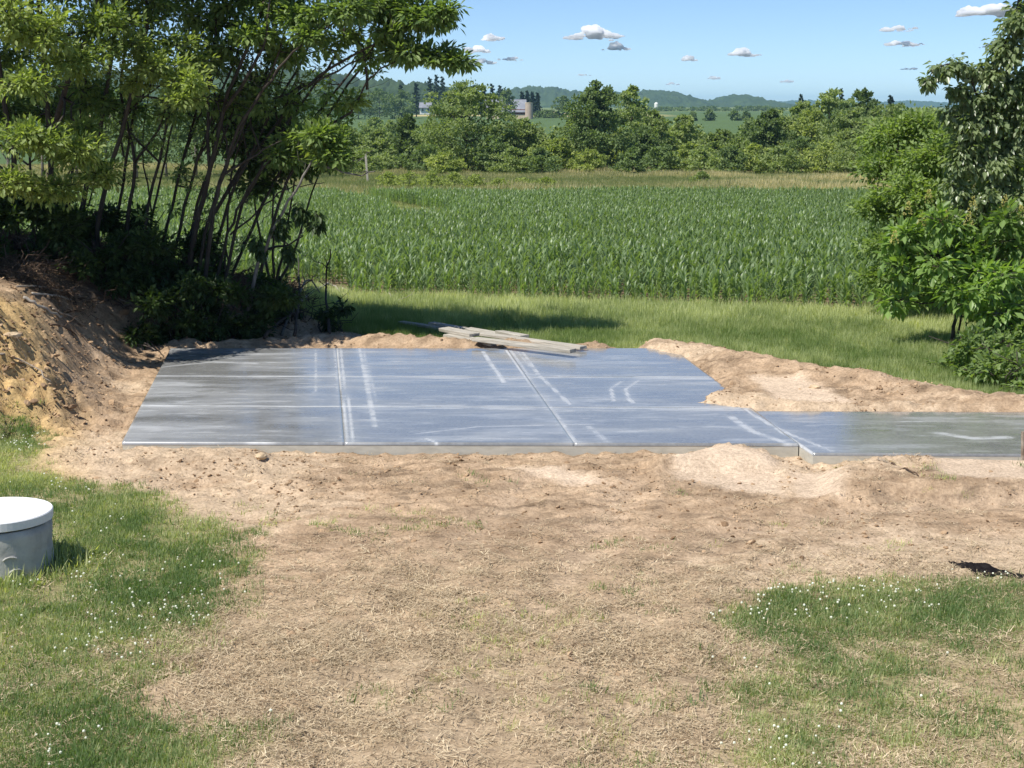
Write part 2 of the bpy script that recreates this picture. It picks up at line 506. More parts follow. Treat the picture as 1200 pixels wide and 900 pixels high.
# corn field outline (plan): near edge slightly nearer on the right
CORN = [(-60, 33.5), (-3.4, 30.4), (0, 29.4), (6.6, 27.5), (12, 26.6), (60, 24), (60, 84), (-60, 92)]
TRACK = [at(395, 217, 90)[:2], at(440, 226, 80)[:2], at(485, 240, 70)[:2], at(500, 250, 62)[:2]]

def build_ground():
    fx = np.arange(-9.6, 10.0, 0.05)
    gx = np.cumsum(0.05 * 1.11 ** np.arange(1, 97))
    gx = gx[gx < 10000]
    xs = np.concatenate([-9.6 - gx[::-1], fx, 10.0 + gx])
    fy1 = np.arange(6.5, 26.5, 0.045)
    gy = np.cumsum(0.05 * 1.03 ** np.arange(1, 400)); gy = gy[gy < 10500]
    gb = np.cumsum(0.06 * 1.25 ** np.arange(1, 30)); gb = gb[gb < 60]
    ys = np.concatenate([6.5 - gb[::-1], fy1, 26.5 + gy])
    X, Y = np.meshgrid(xs, ys)
    h, m = ground_h(X, Y)
    ny, nx = X.shape
    # base colours of what covers the ground
    n1 = fbm(X * 1.1, Y * 1.1, 71, 5)[..., None]; n2 = fbm(X * 6, Y * 7, 73, 4, 0.65)[..., None]
    n3 = fbm(X * 0.35, Y * 0.5, 75, 4)[..., None]
    C = lambda *c: np.array(c)
    dirt = C(.245, .165, .10) * (1 - n2) + C(.56, .415, .28) * n2
    dirt = dirt * (0.72 + 0.5 * n1)
    streak = sstep(0.56, 0.70, fbm(X * 3.2, Y * 11, 79, 4, 0.6))[..., None]
    dirt = dirt * (1 - 0.35 * streak)
    pale = sstep(0.52, 0.68, n3 + 0.25 * (n2 - 0.5))
    dirt = dirt * (1 - 0.6 * pale) + C(.60, .47, .33) * 0.6 * pale
    wt = np.zeros(X.shape)
    for (pp, ww) in TRACKS: wt = np.maximum(wt, np.exp(-(seg_dist(X, Y, ground_poly(pp)) / ww) ** 2))
    wt = (wt * (0.45 + 0.55 * sstep(.4, .6, fbm(X * 1.5, Y * 1.5, 83, 3))))[..., None]
    dirt = dirt * (1 - .3 * wt) + C(.57, .44, .32) * .3 * wt
    sm = m['smooth'][..., None]
    dirt = dirt * (1 - sm) + C(.60, .47, .345) * (0.85 + 0.25 * n1) * sm
    yl = m['yellow'][..., None]
    dirt = dirt * (1 - 0.7 * yl) + C(.60, .41, .17) * 0.7 * yl * (0.8 + 0.4 * n2)
    # thatch near the lens
    th = (1 - sstep(10, 13, Y + 1.2 * (n1[..., 0] - .5)))[..., None]
    dirt = dirt * (1 - 0.5 * th) + (C(.36, .27, .17) * (1 - n2) + C(.56, .45, .30) * n2) * 0.5 * th
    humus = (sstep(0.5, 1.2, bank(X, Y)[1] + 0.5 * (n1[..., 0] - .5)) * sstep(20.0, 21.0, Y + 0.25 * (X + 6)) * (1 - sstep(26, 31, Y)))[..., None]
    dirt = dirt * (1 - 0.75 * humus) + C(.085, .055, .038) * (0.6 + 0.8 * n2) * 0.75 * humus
    lawn = C(.17, .17, .075) * (1 - n1) + C(.36, .31, .17) * n1
    lw = (m['lawn'] * (1 - 0.7 * m['bare']))[..., None]
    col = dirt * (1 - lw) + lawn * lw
    bk = m['back'][..., None]
    hayc = C(.13, .18, .045) * (1 - n1) + C(.28, .29, .11) * n1
    col = col * (1 - bk * (1 - humus)) + hayc * bk * (1 - humus)
    ci = inside(X, Y, CORN)[..., None]
    ci = ci & ~((seg_dist(X, Y, TRACK) < 2.4)[..., None])
    trk = (sstep(2.6, 2.0, seg_dist(X, Y, TRACK)))[..., None]
    col = col * (1 - trk) + hayc * trk
    col = np.where(ci, C(.16, .12, .075) * (0.8 + 0.4 * n1), col)
    far = sstep(86, 90, Y)[..., None]
    mead = C(.2, .22, .08) * (1 - n1) + C(.34, .29, .14) * n1
    col = col * (1 - far) + mead * far
    fld = sstep(175, 185, Y)[..., None]
    col = col * (1 - fld) + C(.085, .135, .05) * (0.9 + 0.2 * n3) * fld
    fy_ = (sstep(800, 830, Y) * (1 - sstep(1300, 1350, Y)) * sstep(0.45, .5, noise(X / 160, Y / 900, 88)))[..., None]
    col = col * (1 - fy_) + C(.42, .36, .17) * fy_
    f2 = sstep(1350, 1400, Y)[..., None]
    patch = np.floor(noise(X / 300, Y / 300, 89) * 4)[..., None] / 3
    col = col * (1 - f2) + (C(.07, .12, .035) * (1 - patch) + C(.2, .24, .09) * patch) * f2
    v = np.stack([X, Y, h], -1).reshape(-1, 3)
    i = np.arange(ny * nx).reshape(ny, nx)
    f = np.stack([i[:-1, :-1], i[:-1, 1:], i[1:, 1:], i[1:, :-1]], -1).reshape(-1, 4)
    mt, t, b = new_mat('ground_cover')
    a = N(t, 'ShaderNodeAttribute', attribute_name='cover')
    tc = N(t, 'ShaderNodeTexCoord')
    n_a = N(t, 'ShaderNodeTexNoise', Scale=28, Detail=8, Roughness=0.7)
    n_b = N(t, 'ShaderNodeTexNoise', Scale=5, Detail=6, Roughness=0.6)
    for q in (n_a, n_b): t.links.new(tc.outputs['Object'], q.inputs[0])
    g = ramp(t, n_a.outputs[0], [(0.3, (.64, .61, .58)), (0.5, (1.02, 1.02, 1.02)), (0.7, (1.38, 1.38, 1.38))])
    g2 = ramp(t, n_b.outputs[0], [(0.3, (.85, .84, .83)), (0.7, (1.14, 1.14, 1.14))])
    c = mixc(t, 1.0, a.outputs['Color'], g, 'MULTIPLY')
    c = mixc(t, 1.0, c, g2, 'MULTIPLY')
    t.links.new(c, b.inputs['Base Color'])
    b.inputs['Roughness'].default_value = 0.95
    b.inputs['Specular IOR Level'].default_value = 0.12
    bn = N(t, 'ShaderNodeBump', Strength=0.9, Distance=0.026)
    t.links.new(n_a.outputs[0], bn.inputs['Height']); t.links.new(bn.outputs[0], b.inputs['Normal'])
    o = mesh_obj('ground', v, f, mt, smooth=True)
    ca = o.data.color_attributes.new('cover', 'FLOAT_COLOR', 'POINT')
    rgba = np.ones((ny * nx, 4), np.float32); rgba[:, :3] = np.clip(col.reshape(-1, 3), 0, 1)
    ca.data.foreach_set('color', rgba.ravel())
    tag(o, 'bare tan soil and patchy lawn running out to green fields', kind='structure')
    return o

build_ground()

# ------------------------------------------------------------------ distant hills
def ridge(name, outline, Y, depth, label, tree=7.0, seed=1, fill=1.0):
    px = np.array([p[0] for p in outline], float); py = np.array([p[1] for p in outline], float)
    xw = (px - 600) / FOC * Y
    step = pix(Y) * 1.3
    xs = np.arange(xw[0], xw[-1], step)
    ys = np.linspace(-1, 1, 26)
    X, V = np.meshgrid(xs, ys)
    z0 = far_profile(np.array([Y]))[0] - 6
    top = EYE + (128 - np.interp(X, xw, py)) / FOC * Y
    prof = np.cos(np.clip(V + 0.12 * (fbm(X / 250, V, seed) - .5), -1, 1) * math.pi / 2) ** 0.8
    Yw = Y + V * depth
    bump = tree * (fbm(X / (tree * 1.0), Yw / (tree * 2), seed + 9, 4, 0.75) - 0.5) * 1.8
    Z = z0 + (top - z0) * prof + bump * sstep(0.02, 0.2, prof)
    Z[0] = z0 - 10; Z[-1] = z0 - 10
    v = np.stack([X, Yw, Z], -1).reshape(-1, 3)
    ny, nx = X.shape
    i = np.arange(ny * nx).reshape(ny, nx)
    f = np.stack([i[:-1, :-1], i[:-1, 1:], i[1:, 1:], i[1:, :-1]], -1).reshape(-1, 4)
    o = mesh_obj(name, v, f, M['forest'], smooth=False)
    return tag(o, label, kind='structure')

ridge('hill', [(520, 128), (560, 118), (590, 107), (620, 103), (645, 103), (665, 107), (690, 109), (730, 110), (760, 107), (790, 111), (815, 118), (832, 120), (850, 113), (866, 112), (880, 118), (915, 126), (940, 134)], 2900, 420, 'wooded blue green ridge beyond the barn and fields', 9, 3)
ridge('far_hill', [(700, 120), (800, 119), (880, 122), (930, 118), (960, 119), (1010, 121), (1060, 119), (1100, 122), (1160, 119), (1210, 121), (1500, 118), (1900, 120)], 6200, 700, 'pale blue far ridge along the horizon', 12, 5)
ridge('near_hill', [(-500, 84), (0, 90), (200, 86), (300, 88), (350, 84), (400, 88), (430, 95), (470, 97), (520, 102), (560, 108), (600, 122)], 1250, 230, 'dark green wooded hill on the skyline behind the left trees', 7, 7)

# ------------------------------------------------------------------ concrete slab
def concrete_mat():
    m, t, b = new_mat('damp_concrete')
    a = N(t, 'ShaderNodeAttribute', attribute_name='residue')
    tc = N(t, 'ShaderNodeTexCoord')
    mp = N(t, 'ShaderNodeMapping'); mp.inputs['Scale'].default_value = (0.5, 1.5, 1)
    t.links.new(tc.outputs['Object'], mp.inputs[0])
    n1 = N(t, 'ShaderNodeTexNoise', Scale=1.3, Detail=8, Roughness=0.62)
    n2 = N(t, 'ShaderNodeTexNoise', Scale=22, Detail=6, Roughness=0.6)
    t.links.new(mp.outputs[0], n1.inputs[0]); t.links.new(tc.outputs['Object'], n2.inputs[0])
    base = ramp(t, n1.outputs[0], [(0.3, (.13, .135, .135)), (0.5, (.21, .215, .21)), (0.7, (.30, .30, .285))])
    base = mixc(t, 0.5, base, ramp(t, n2.outputs[0], [(0.35, (.17, .17, .17)), (0.65, (.27, .27, .26))]))
    col = mixc(t, a.outputs['Fac'], base, (.66, .68, .70))
    t.links.new(col, b.inputs['Base Color'])
    r = ramp(t, n1.outputs[0], [(0.32, (.09, .09, .09)), (0.7, (.25, .25, .25))])
    r2 = mixc(t, a.outputs['Fac'], r, (.55, .55, .55))
    t.links.new(r2, b.inputs['Roughness'])
    b.inputs['Specular IOR Level'].default_value = 1.0
    b.inputs['IOR'].default_value = 1.62
    bn = N(t, 'ShaderNodeBump', Strength=0.08, Distance=0.004)
    t.links.new(n2.outputs[0], bn.inputs['Height']); t.links.new(bn.outputs[0], b.inputs['Normal'])
    return m
M['slab'] = concrete_mat()
M['slab_side'] = simple('slab_side', (.40, .385, .33), (.52, .50, .43), 6, 0.85, 0.2, (1, 1, 3), dist=0.005)

def lp(pp): return [tuple(on_level(a, b)[:2]) for a, b in pp]
MARKS = [  # polyline, half width, strength, breakup
    (lp([(395, 408), (397, 440), (403, 480), (406, 518)]), .009, .62, .4), (lp([(399, 408), (402, 440), (410, 480), (413, 518)]), .009, .55, .45),
    (lp([(392, 408), (394, 440), (399, 480), (401, 516)]), .010, .35, .6), (lp([(370, 410), (371, 450), (368, 462)]), .012, .45, .6),
    (lp([(421, 408), (428, 440), (436, 482), (440, 500)]), .022, .5, .6), (lp([(426, 410), (433, 440), (441, 470)]), .02, .3, .7),
    (lp([(592, 408), (628, 458), (671, 518)]), .010, .7, .35), (lp([(597, 408), (634, 458), (676, 518)]), .009, .5, .45),
    (lp([(566, 412), (585, 440), (590, 448)]), .025, .6, .5), (lp([(612, 412), (632, 440), (668, 474)]), .022, .5, .6), (lp([(605, 410), (622, 430)]), .02, .4, .6),
    (lp([(748, 446), (733, 456), (737, 468), (742, 472)]), .02, .6, .5), (lp([(728, 447), (716, 455), (719, 470)]), .02, .5, .5),
    (lp([(856, 488), (880, 505), (930, 522)]), .04, .5, .6), (lp([(882, 486), (925, 508), (975, 528)]), .022, .55, .5),
    (lp([(874, 480), (905, 500), (953, 530)]), .010, .6, .4), (lp([(690, 500), (712, 518)]), .03, .35, .6),
    (lp([(1100, 507), (1140, 513), (1180, 512)]), .06, .5, .5), (lp([(500, 514), (512, 519)]), .015, .6, .3),
    (lp([(490, 508), (560, 500), (700, 497)]), .02, .35, .6), (lp([(190, 430), (250, 424), (300, 426)]), .03, .35, .5)]
JROW = [lp([(183, 440.5), (830, 443)]), lp([(163, 475), (866, 479)])]

def residue(x, y):
    st = fbm(x * 1.2, y * 6.0, 101, 5, 0.6)
    r = 0.18 * sstep(0.52, 0.74, st) + 0.17 * sstep(0.60, 0.76, fbm(x * 3, y * 13, 103, 4, 0.6))
    brk = fbm(x * 7, y * 9, 107, 3)
    for pl, w, s, br in MARKS:
        d = seg_dist(x, y, pl)
        r = np.maximum(r, s * (1 - sstep(w * 0.5, w * 1.8, d)) * (1 - br * sstep(0.42, 0.62, brk)))
        r = r + 0.14 * s * np.exp(-(d / 0.1) ** 2) * (brk + .2)
    for pl in JROW:
        d = seg_dist(x, y, pl)
        r = np.maximum(r, 0.6 * (1 - sstep(0.008, 0.03, d)) * (1 - .35 * sstep(.45, .6, brk)))
        off = fbm(x * 0.8, y * 0.0 + 2, 111, 3)
        d2 = np.abs(d - 0.09)
        r = np.maximum(r, 0.5 * (1 - sstep(0.008, 0.03, d2)) * sstep(0.5, 0.6, off))
        r = r + 0.09 * np.exp(-(d / 0.14) ** 2)
    left = 1 - sstep(-4.8, -1.5, x)
    r = r + left * 0.28 * sstep(0.36, 0.62, fbm(x * 0.9, y * 2.6, 115, 4))
    return np.clip(r, 0, 1)

def quad_panel(name, q, parent, z1=0.0, z0=-0.03, res=0.03, tf=None):
    """a cast panel between four plan corners (front-left, front-right, back-right, back-left)"""
    q = [np.array(p, float) for p in q]
    nu = max(2, int(np.linalg.norm(q[1] - q[0]) / res)); nv = max(2, int(np.linalg.norm(q[3] - q[0]) / res))
    U, V = np.meshgrid(np.linspace(0, 1, nu), np.linspace(0, 1, nv))
    P = (q[0][None, None] * ((1 - U) * (1 - V))[..., None] + q[1] * (U * (1 - V))[..., None] + q[2] * (U * V)[..., None] + q[3] * ((1 - U) * V)[..., None])
    Z = z1 + 0.003 * (fbm(P[..., 0] * 0.7, P[..., 1] * 0.7, 121, 2) - .5)
    r = residue(P[..., 0], P[..., 1])
    i = np.arange(nu * nv).reshape(nv, nu)
    top = np.concatenate([P.reshape(-1, 2), Z.reshape(-1, 1)], 1)
    f = np.stack([i[:-1, :-1], i[:-1, 1:], i[1:, 1:], i[1:, :-1]], -1).reshape(-1, 4)
    loop = np.concatenate([i[0, :], i[1:, -1], i[-1, -2::-1], i[-2:0:-1, 0]])
    nb = len(loop)
    skirt = top[loop].copy(); skirt[:, 2] = z0
    base = len(top)
    k = np.arange(nb); k2 = (k + 1) % nb
    fs = np.stack([loop[k], base + k, base + k2, loop[k2]], 1)
    o = mesh_obj(name, np.concatenate([top, skirt]), np.concatenate([f, fs]), M['slab'], parent)
    a = o.data.attributes.new('residue', 'FLOAT', 'POINT')
    a.data.foreach_set('value', np.concatenate([r.ravel(), r.ravel()[loop]]).astype(np.float32))
    return o

def prism(mb, poly, z0, z1):
    n = len(poly)
    v = [(x, y, z0) for x, y in poly] + [(x, y, z1) for x, y in poly]
    f = [tuple(range(n))[::-1], tuple(range(n, 2 * n))] + [(i, (i + 1) % n, n + (i + 1) % n, n + i) for i in range(n)]
    mb.add(v, f)

slab = empty('concrete_slab', (0, 18, 0), label='large new concrete slab with saw cut joints and chalky drag marks', cat='slab')
def bil(u, v):
    return (1 - u) * (1 - v) * FL + u * (1 - v) * FR + u * v * BR + (1 - u) * v * BL
def vfrac(py):
    y = on_level(500, py)[1]
    return (y - (FL[1] + FR[1]) / 2) / ((BL[1] + BR[1]) / 2 - (FL[1] + FR[1]) / 2)
us = [0, (on_level(404, 518)[0] - FL[0]) / (FR[0] - FL[0]), (on_level(673, 519)[0] - FL[0]) / (FR[0] - FL[0]), 1]
vs = [0, vfrac(477), vfrac(441.5), 1]
g = 0.00015
for a in range(3):
    for b_ in range(3):
        u0, u1 = us[a] + (g if a else 0), us[a + 1] - (g if a < 2 else 0)
        v0, v1 = vs[b_] + (g if b_ else 0), vs[b_ + 1] - (g if b_ < 2 else 0)
        quad_panel('panel', [bil(u0, v0), bil(u1, v0), bil(u1, v1), bil(u0, v1)], slab)
mb = MB(); cc = np.mean([FL, FR, BL, BR], axis=0)
prism(mb, [tuple(cc + (np.array(p) - cc) * 0.9992) for p in SLAB], -0.32, -0.004)
mb.build('footing', M['slab_side'], slab)
walk = empty('concrete_walk', (6, 17, 0), label='narrow concrete walk leading right from the large slab corner', cat='walkway')
W = [np.array(p) for p in WALK]
quad_panel('panel', [W[0], W[1], W[2], W[3]], walk, z1=-0.006, z0=-0.034)
mb = MB(); cc = np.mean(W, axis=0)
prism(mb, [tuple(cc + (p - cc) * 0.9994) for p in W], -0.3, -0.03)
mb.build('footing', M['slab_side'], walk)

# ------------------------------------------------------------------ concrete riser with lid (left edge)
lx, ly = on_level(-4, 597.5, 0.36)[:2]
RL = 0.43
riser = empty('tank_riser', (lx, ly, -0.12), label='round grey concrete riser with flat white lid standing in the lawn', cat='tank riser')
def lathe(mb, prof, n=64, wob=0.0, seed=0):
    V = []; 
    for r, z in prof:
        a = np.arange(n) * 2 * math.pi / n
        rr = r + wob * (fbm(np.cos(a) * 3 + 9, np.sin(a) * 3 + z * 9, seed, 4) - .5) if r > 0.01 else np.full(n, r)
        V.append(np.stack([lx + rr * np.cos(a), ly + rr * np.sin(a), np.full(n, z)], 1))
    F = []
    for k in range(len(prof) - 1):
        for i in range(n):
            j = (i + 1) % n
            F.append((k * n + i, k * n + j, (k + 1) * n + j, (k + 1) * n + i))
    mb.add(np.concatenate(V), F)
mb = MB()
lathe(mb, [(RL * .975, -0.3), (RL * .975, -0.1), (RL * .972, 0.0), (RL * .97, 0.1), (RL * .97, 0.2), (RL * .965, 0.262), (RL * .9, 0.266)], wob=0.02, seed=3)
mb.build('ring', M['ring_concrete'], riser, smooth=True)
mb = MB()
lathe(mb, [(0.0, 0.281), (RL * .97, 0.281), (RL * 1.0, 0.286), (RL * 1.005, 0.35), (RL * .99, 0.358), (0.0, 0.366)], wob=0.004, seed=5)
mb.build('lid', M['lid_concrete'], riser, smooth=False)
for (px_, py_) in ((14, 660), (24, 675)):
    p = at(px_, py_, ly - RL * .97)
    mb = MB(); a = np.linspace(0.2, math.pi - 0.2, 9)
    ca = math.atan2(p[1] - ly, p[0] - lx)
    pts = [(lx + (RL * .985) * math.cos(ca + 0.13 * math.cos(t)), ly + (RL * .985) * math.sin(ca + 0.13 * math.cos(t)), p[2] + 0.03 * math.sin(t)) for t in a]
    mb.tube(pts, 0.008, 5); mb.build('lifting_loop', M['ring_concrete'], riser, smooth=True)

# ------------------------------------------------------------------ geometry-node scatter for stuff nobody could count
PROTO = {}
def proto_collection(name, objs):
    c = bpy.data.collections.new(name)
    for o in objs: c.objects.link(o)
    PROTO[name] = c
    return c

def scatter(name, P, rot, scl, idx, coll, tint, label):
    me = bpy.data.meshes.new(name)
    me.vertices.add(len(P)); me.vertices.foreach_set('co', np.asarray(P, np.float32).ravel())
    for an, ty, key, val in (('rot', 'FLOAT_VECTOR', 'vector', rot), ('scl', 'FLOAT', 'value', scl), ('idx', 'INT', 'value', idx), ('tint', 'FLOAT', 'value', tint)):
        a = me.attributes.new(an, ty, 'POINT')
        a.data.foreach_set(key, np.asarray(val, np.int32 if ty == 'INT' else np.float32).ravel())
    o = bpy.data.objects.new(name, me); COL.objects.link(o)
    ng = bpy.data.node_groups.new(name, 'GeometryNodeTree')
    ng.interface.new_socket('Geometry', in_out='INPUT', socket_type='NodeSocketGeometry')
    ng.interface.new_socket('Geometry', in_out='OUTPUT', socket_type='NodeSocketGeometry')
    gi = ng.nodes.new('NodeGroupInput'); go = ng.nodes.new('NodeGroupOutput')
    ip = ng.nodes.new('GeometryNodeInstanceOnPoints')
    ci = ng.nodes.new('GeometryNodeCollectionInfo')
    ci.inputs['Collection'].default_value = coll
    ci.inputs['Separate Children'].default_value = True
    ci.inputs['Reset Children'].default_value = True
    ip.inputs['Pick Instance'].default_value = True
    def na(n, ty):
        q = ng.nodes.new('GeometryNodeInputNamedAttribute'); q.data_type = ty; q.inputs['Name'].default_value = n
        return q.outputs['Attribute']
    er = ng.nodes.new('FunctionNodeEulerToRotation')
    ng.links.new(na('rot', 'FLOAT_VECTOR'), er.inputs[0])
    ng.links.new(gi.outputs[0], ip.inputs['Points'])
    ng.links.new(ci.outputs[0], ip.inputs['Instance'])
    ng.links.new(na('idx', 'INT'), ip.inputs['Instance Index'])
    ng.links.new(er.outputs[0], ip.inputs['Rotation'])
    ng.links.new(na('scl', 'FLOAT'), ip.inputs['Scale'])
    ng.links.new(ip.outputs[0], go.inputs[0])
    md = o.modifiers.new('scatter', 'NODES'); md.node_group = ng
    return tag(o, label, kind='stuff')

def blade_mesh(name, n, length, width, spread, mat, lean=0.5, seg=3, flat=0.0):
    v = []; f = []; k0 = 0
    for _ in range(n):
        a = RNG.uniform(0, 2 * math.pi); r = spread * math.sqrt(RNG.uniform())
        p = np.array([r * math.cos(RNG.uniform(0, 6.28)), r * math.sin(RNG.uniform(0, 6.28)), flat * RNG.uniform()])
        L = length * RNG.uniform(0.5, 1.2); w = width * RNG.uniform(0.7, 1.3)
        d = np.array([math.cos(a), math.sin(a), 0]); s_ = np.array([-d[1], d[0], 0])
        th = RNG.normal(0, lean * 0.6); 
        if flat: th = RNG.uniform(1.2, 1.7)
        curl = RNG.uniform(0.1, 1.0) * lean * (0.4 if flat else 1)
        for q in range(seg + 1):
            t = q / seg
            ww = w * (1 - t) ** 0.7 / 2 + 0.0003
            v += [p - s_ * ww, p + s_ * ww]
            th2 = th + curl * t
            p = p + (d * math.sin(th2) + np.array([0, 0, 1]) * math.cos(th2)) * (L / seg)
        for q in range(seg):
            i = k0 + q * 2
            f.append((i, i + 1, i + 3, i + 2))
        k0 += (seg + 1) * 2
    return mesh_obj(name, v, f, mat, link=False)

lawn_c = proto_collection('lawn_tufts', [blade_mesh('lawn_tuft', 22, 0.062, 0.0065, 0.085, M['lawn'], 1.5) for _ in range(5)])
hay_c = proto_collection('hay_tufts', [blade_mesh('hay_tuft', 24, 0.24, 0.011, 0.15, M['hay'], 0.6) for _ in range(5)])
meadow_c = proto_collection('meadow_tufts', [blade_mesh('meadow_tuft', 24, 0.5, 0.05, 0.6, M['meadow'], 0.6, 2) for _ in range(4)])
straw_c = proto_collection('straw_wisps', [blade_mesh('straw_wisp', 16, 0.06, 0.0045, 0.1, M['straw'], 0.8, 2, flat=0.014) for _ in range(5)])

def clod_mesh(name, seed):
    import bmesh
    bm = bmesh.new(); bmesh.ops.create_icosphere(bm, subdivisions=2, radius=1)
    r = np.random.default_rng(seed)
    for v in bm.verts:
        v.co *= 1 + 0.35 * (noise(v.co.x * 1.7 + seed, v.co.y * 1.7 + v.co.z * 2.1, seed) - .5) * 2
        v.co.z *= 0.4
    me = bpy.data.meshes.new(name); bm.to_mesh(me); bm.free()
    me.materials.append(M['clod'])
    return bpy.data.objects.new(name, me)
clod_c = proto_collection('clods', [clod_mesh('clod', s) for s in range(5)])
def flower_mesh():
    import bmesh
    bm = bmesh.new(); bmesh.ops.create_icosphere(bm, subdivisions=1, radius=0.0085)
    me = bpy.data.meshes.new('clover_head'); bm.to_mesh(me); bm.free(); me.materials.append(M['clover'])
    return bpy.data.objects.new('clover_head', me)
flower_c = proto_collection('clover', [flower_mesh()])

def rots(n, tilt=0.15):
    return np.stack([RNG.normal(0, tilt, n), RNG.normal(0, tilt, n), RNG.uniform(0, 6.283, n)], 1)

def rand_in(x0, x1, y0, y1, n):
    return RNG.uniform(x0, x1, n), RNG.uniform(y0, y1, n)

# lawn
x, y = rand_in(-9.5, 9.5, 7.0, 18.2, 178000)
vis = np.abs(x) < (y * 0.345 + 3)
x, y = x[vis], y[vis]
h, m = ground_h(x, y)
patchy = fbm(x * 1.7, y * 1.7, 201, 4)
_, bdv = bank(x, y)
prob = m['lawn'] * (1 - 0.8 * m['bare']) * (0.35 + 0.9 * sstep(0.35, 0.6, patchy))
stray = 0.05 * sstep(0.55, 0.7, fbm(x * 1.2, y * 1.2, 203, 3)) * (y < 15)
keep = (RNG.uniform(size=len(x)) < np.maximum(prob * 0.8, stray)) & (np.hypot(x - lx, y - ly) > RL * 1.02)
x, y, h, pt = x[keep], y[keep], h[keep], patchy[keep]
n = len(x)
nearlid = np.exp(-((np.hypot(x - lx, y - ly) - RL) / 0.12) ** 2)
dry = fbm(x * 0.8, y * 0.8, 207, 4)
scatter('lawn_grass', np.stack([x, y, h - 0.006], 1), rots(n), RNG.uniform(0.5, 1.15, n) * (1 + 1.8 * nearlid), RNG.integers(0, 5, n), lawn_c,
        np.clip(0.36 + 2.6 * (dry - 0.5) + RNG.normal(0, 0.27, n), 0, 1), 'short patchy green lawn grass on both sides of the bare soil')
# clover heads
x, y = rand_in(-6, 6, 7.5, 17, 20000)
_, m = ground_h(x, y)
cf = fbm(x * 1.1, y * 1.1, 211, 3)
keep = (RNG.uniform(size=len(x)) < m['lawn'] * (1 - m['bare']) * (0.04 + sstep(0.52, 0.70, cf + .14 * (x > 0) * sstep(9.5, 11.5, y))) * 0.42) & (np.abs(x) < y * 0.345)
x, y = x[keep], y[keep]
n = len(x)
scatter('clover_flowers', np.stack([x, y, gzs(x, y) + RNG.uniform(0.04, 0.075, n)], 1), rots(n), RNG.uniform(0.7, 1.25, n), np.zeros(n), flower_c, RNG.uniform(0, 1, n),
        'white clover heads dotted through the lawn')
# straw and dead grass
x, y = rand_in(-6, 7, 7.2, 17.5, 75000)
h, m = ground_h(x, y)
sp = fbm(x * 1.3, y * 1.3, 221, 4)
prob = np.clip((1 - sstep(10.0, 13.6, y + 3.0 * (sp - .5))) * 0.85 + 0.05, 0, 1) * (0.35 + sstep(0.4, 0.62, sp)) * (1 - 0.55 * m['lawn']) * (1 - m['smooth'])
on = (sdist(x, y, SLAB) > -0.05) | (sdist(x, y, WALK) > -0.05)
keep = (RNG.uniform(size=len(x)) < prob) & (np.abs(x) < y * 0.345 + 0.4) & ~on
x, y, h = x[keep], y[keep], h[keep]; n = len(x)
scatter('straw', np.stack([x, y, h + 0.002], 1), rots(n, 0.1), RNG.uniform(0.5, 1.2, n), RNG.integers(0, 5, n), straw_c, np.clip(RNG.normal(0.5, 0.27, n), 0, 1),
        'dry dead grass and straw trampled into the soil')
# clods
x, y = rand_in(-9, 8.5, 9.5, 27, 130000)
h, m = ground_h(x, y)
_, bd = bank(x, y)
dirt = (1 - m['lawn']) * (1 - m['back']) * (1 - 0.95 * m['smooth'])
toe = np.exp(-((x + 5.65) / 1.2) ** 2 - ((y - 17.7) / 1.1) ** 2)
prob = dirt * (0.10 + 0.5 * sstep(0.52, 0.66, fbm(x * 1.9, y * 1.9, 231, 4))) * (0.35 + 0.65 * sstep(12, 14.5, y)) + toe * 0.25 + 0.3 * sstep(0, 0.5, bd) * (y < 26)
on = ((sdist(x, y, SLAB) > -0.03) | (sdist(x, y, WALK) > -0.03)) & (h < 0.005)
keep = (RNG.uniform(size=len(x)) < prob) & (np.abs(x) < y * 0.36 + 0.4) & ~on & ~inside(x, y, CORN)
x, y, h, toe, bd = x[keep], y[keep], h[keep], toe[keep], bd[keep]; n = len(x)
sc = np.exp(RNG.normal(math.log(0.0085), 0.5, n)) * (1 + 0.3 * toe + 0.4 * (bd > 0))
sc = np.clip(sc, 0.004, 0.09)
scatter('dirt_clods', np.stack([x, y, h + sc * 0.15], 1), rots(n, 0.4), sc, RNG.integers(0, 5, n), clod_c, np.clip(RNG.normal(0.5, 0.25, n) - 0.45 * sstep(1.3, 2.6, bd), 0, 1),
        'crumbs and clods of loose tan soil')
# roots and twigs tangled over the shaded bank
def twig_tangle(name):
    mb = MB()
    for _ in range(7):
        a = RNG.uniform(0, 6.28); p = np.array([RNG.normal(0, .12), RNG.normal(0, .12), 0.0])
        mb.tube(bent(p, p + [math.cos(a) * RNG.uniform(.15, .4), math.sin(a) * RNG.uniform(.15, .4), RNG.uniform(-.02, .12)], 5, .12), np.linspace(.008, .003, 5) * RNG.uniform(.6, 1.3), 4)
    return mesh_obj(name, np.concatenate(mb.v), mb.f, M['root'], link=False)
tang_c = proto_collection('tangles', [twig_tangle('root_tangle') for _ in range(5)])
x, y = rand_in(-9.5, -2, 18.5, 27, 9000)
_, bd = bank(x, y)
keep = (bd > 0.5) & (RNG.uniform(size=len(x)) < .3 * sstep(.5, 1.4, bd) * (y + .3 * (x + 6) > 20.9)) & (np.abs(x) < y * .37)
x, y = x[keep], y[keep]; n = len(x)
scatter('root_tangles', np.stack([x, y, gzs(x, y) + .01], 1), rots(n, .35), RNG.uniform(.5, 1.3, n), RNG.integers(0, 5, n), tang_c, RNG.uniform(0, 1, n), 'roots and twigs tangled over the shaded bank')
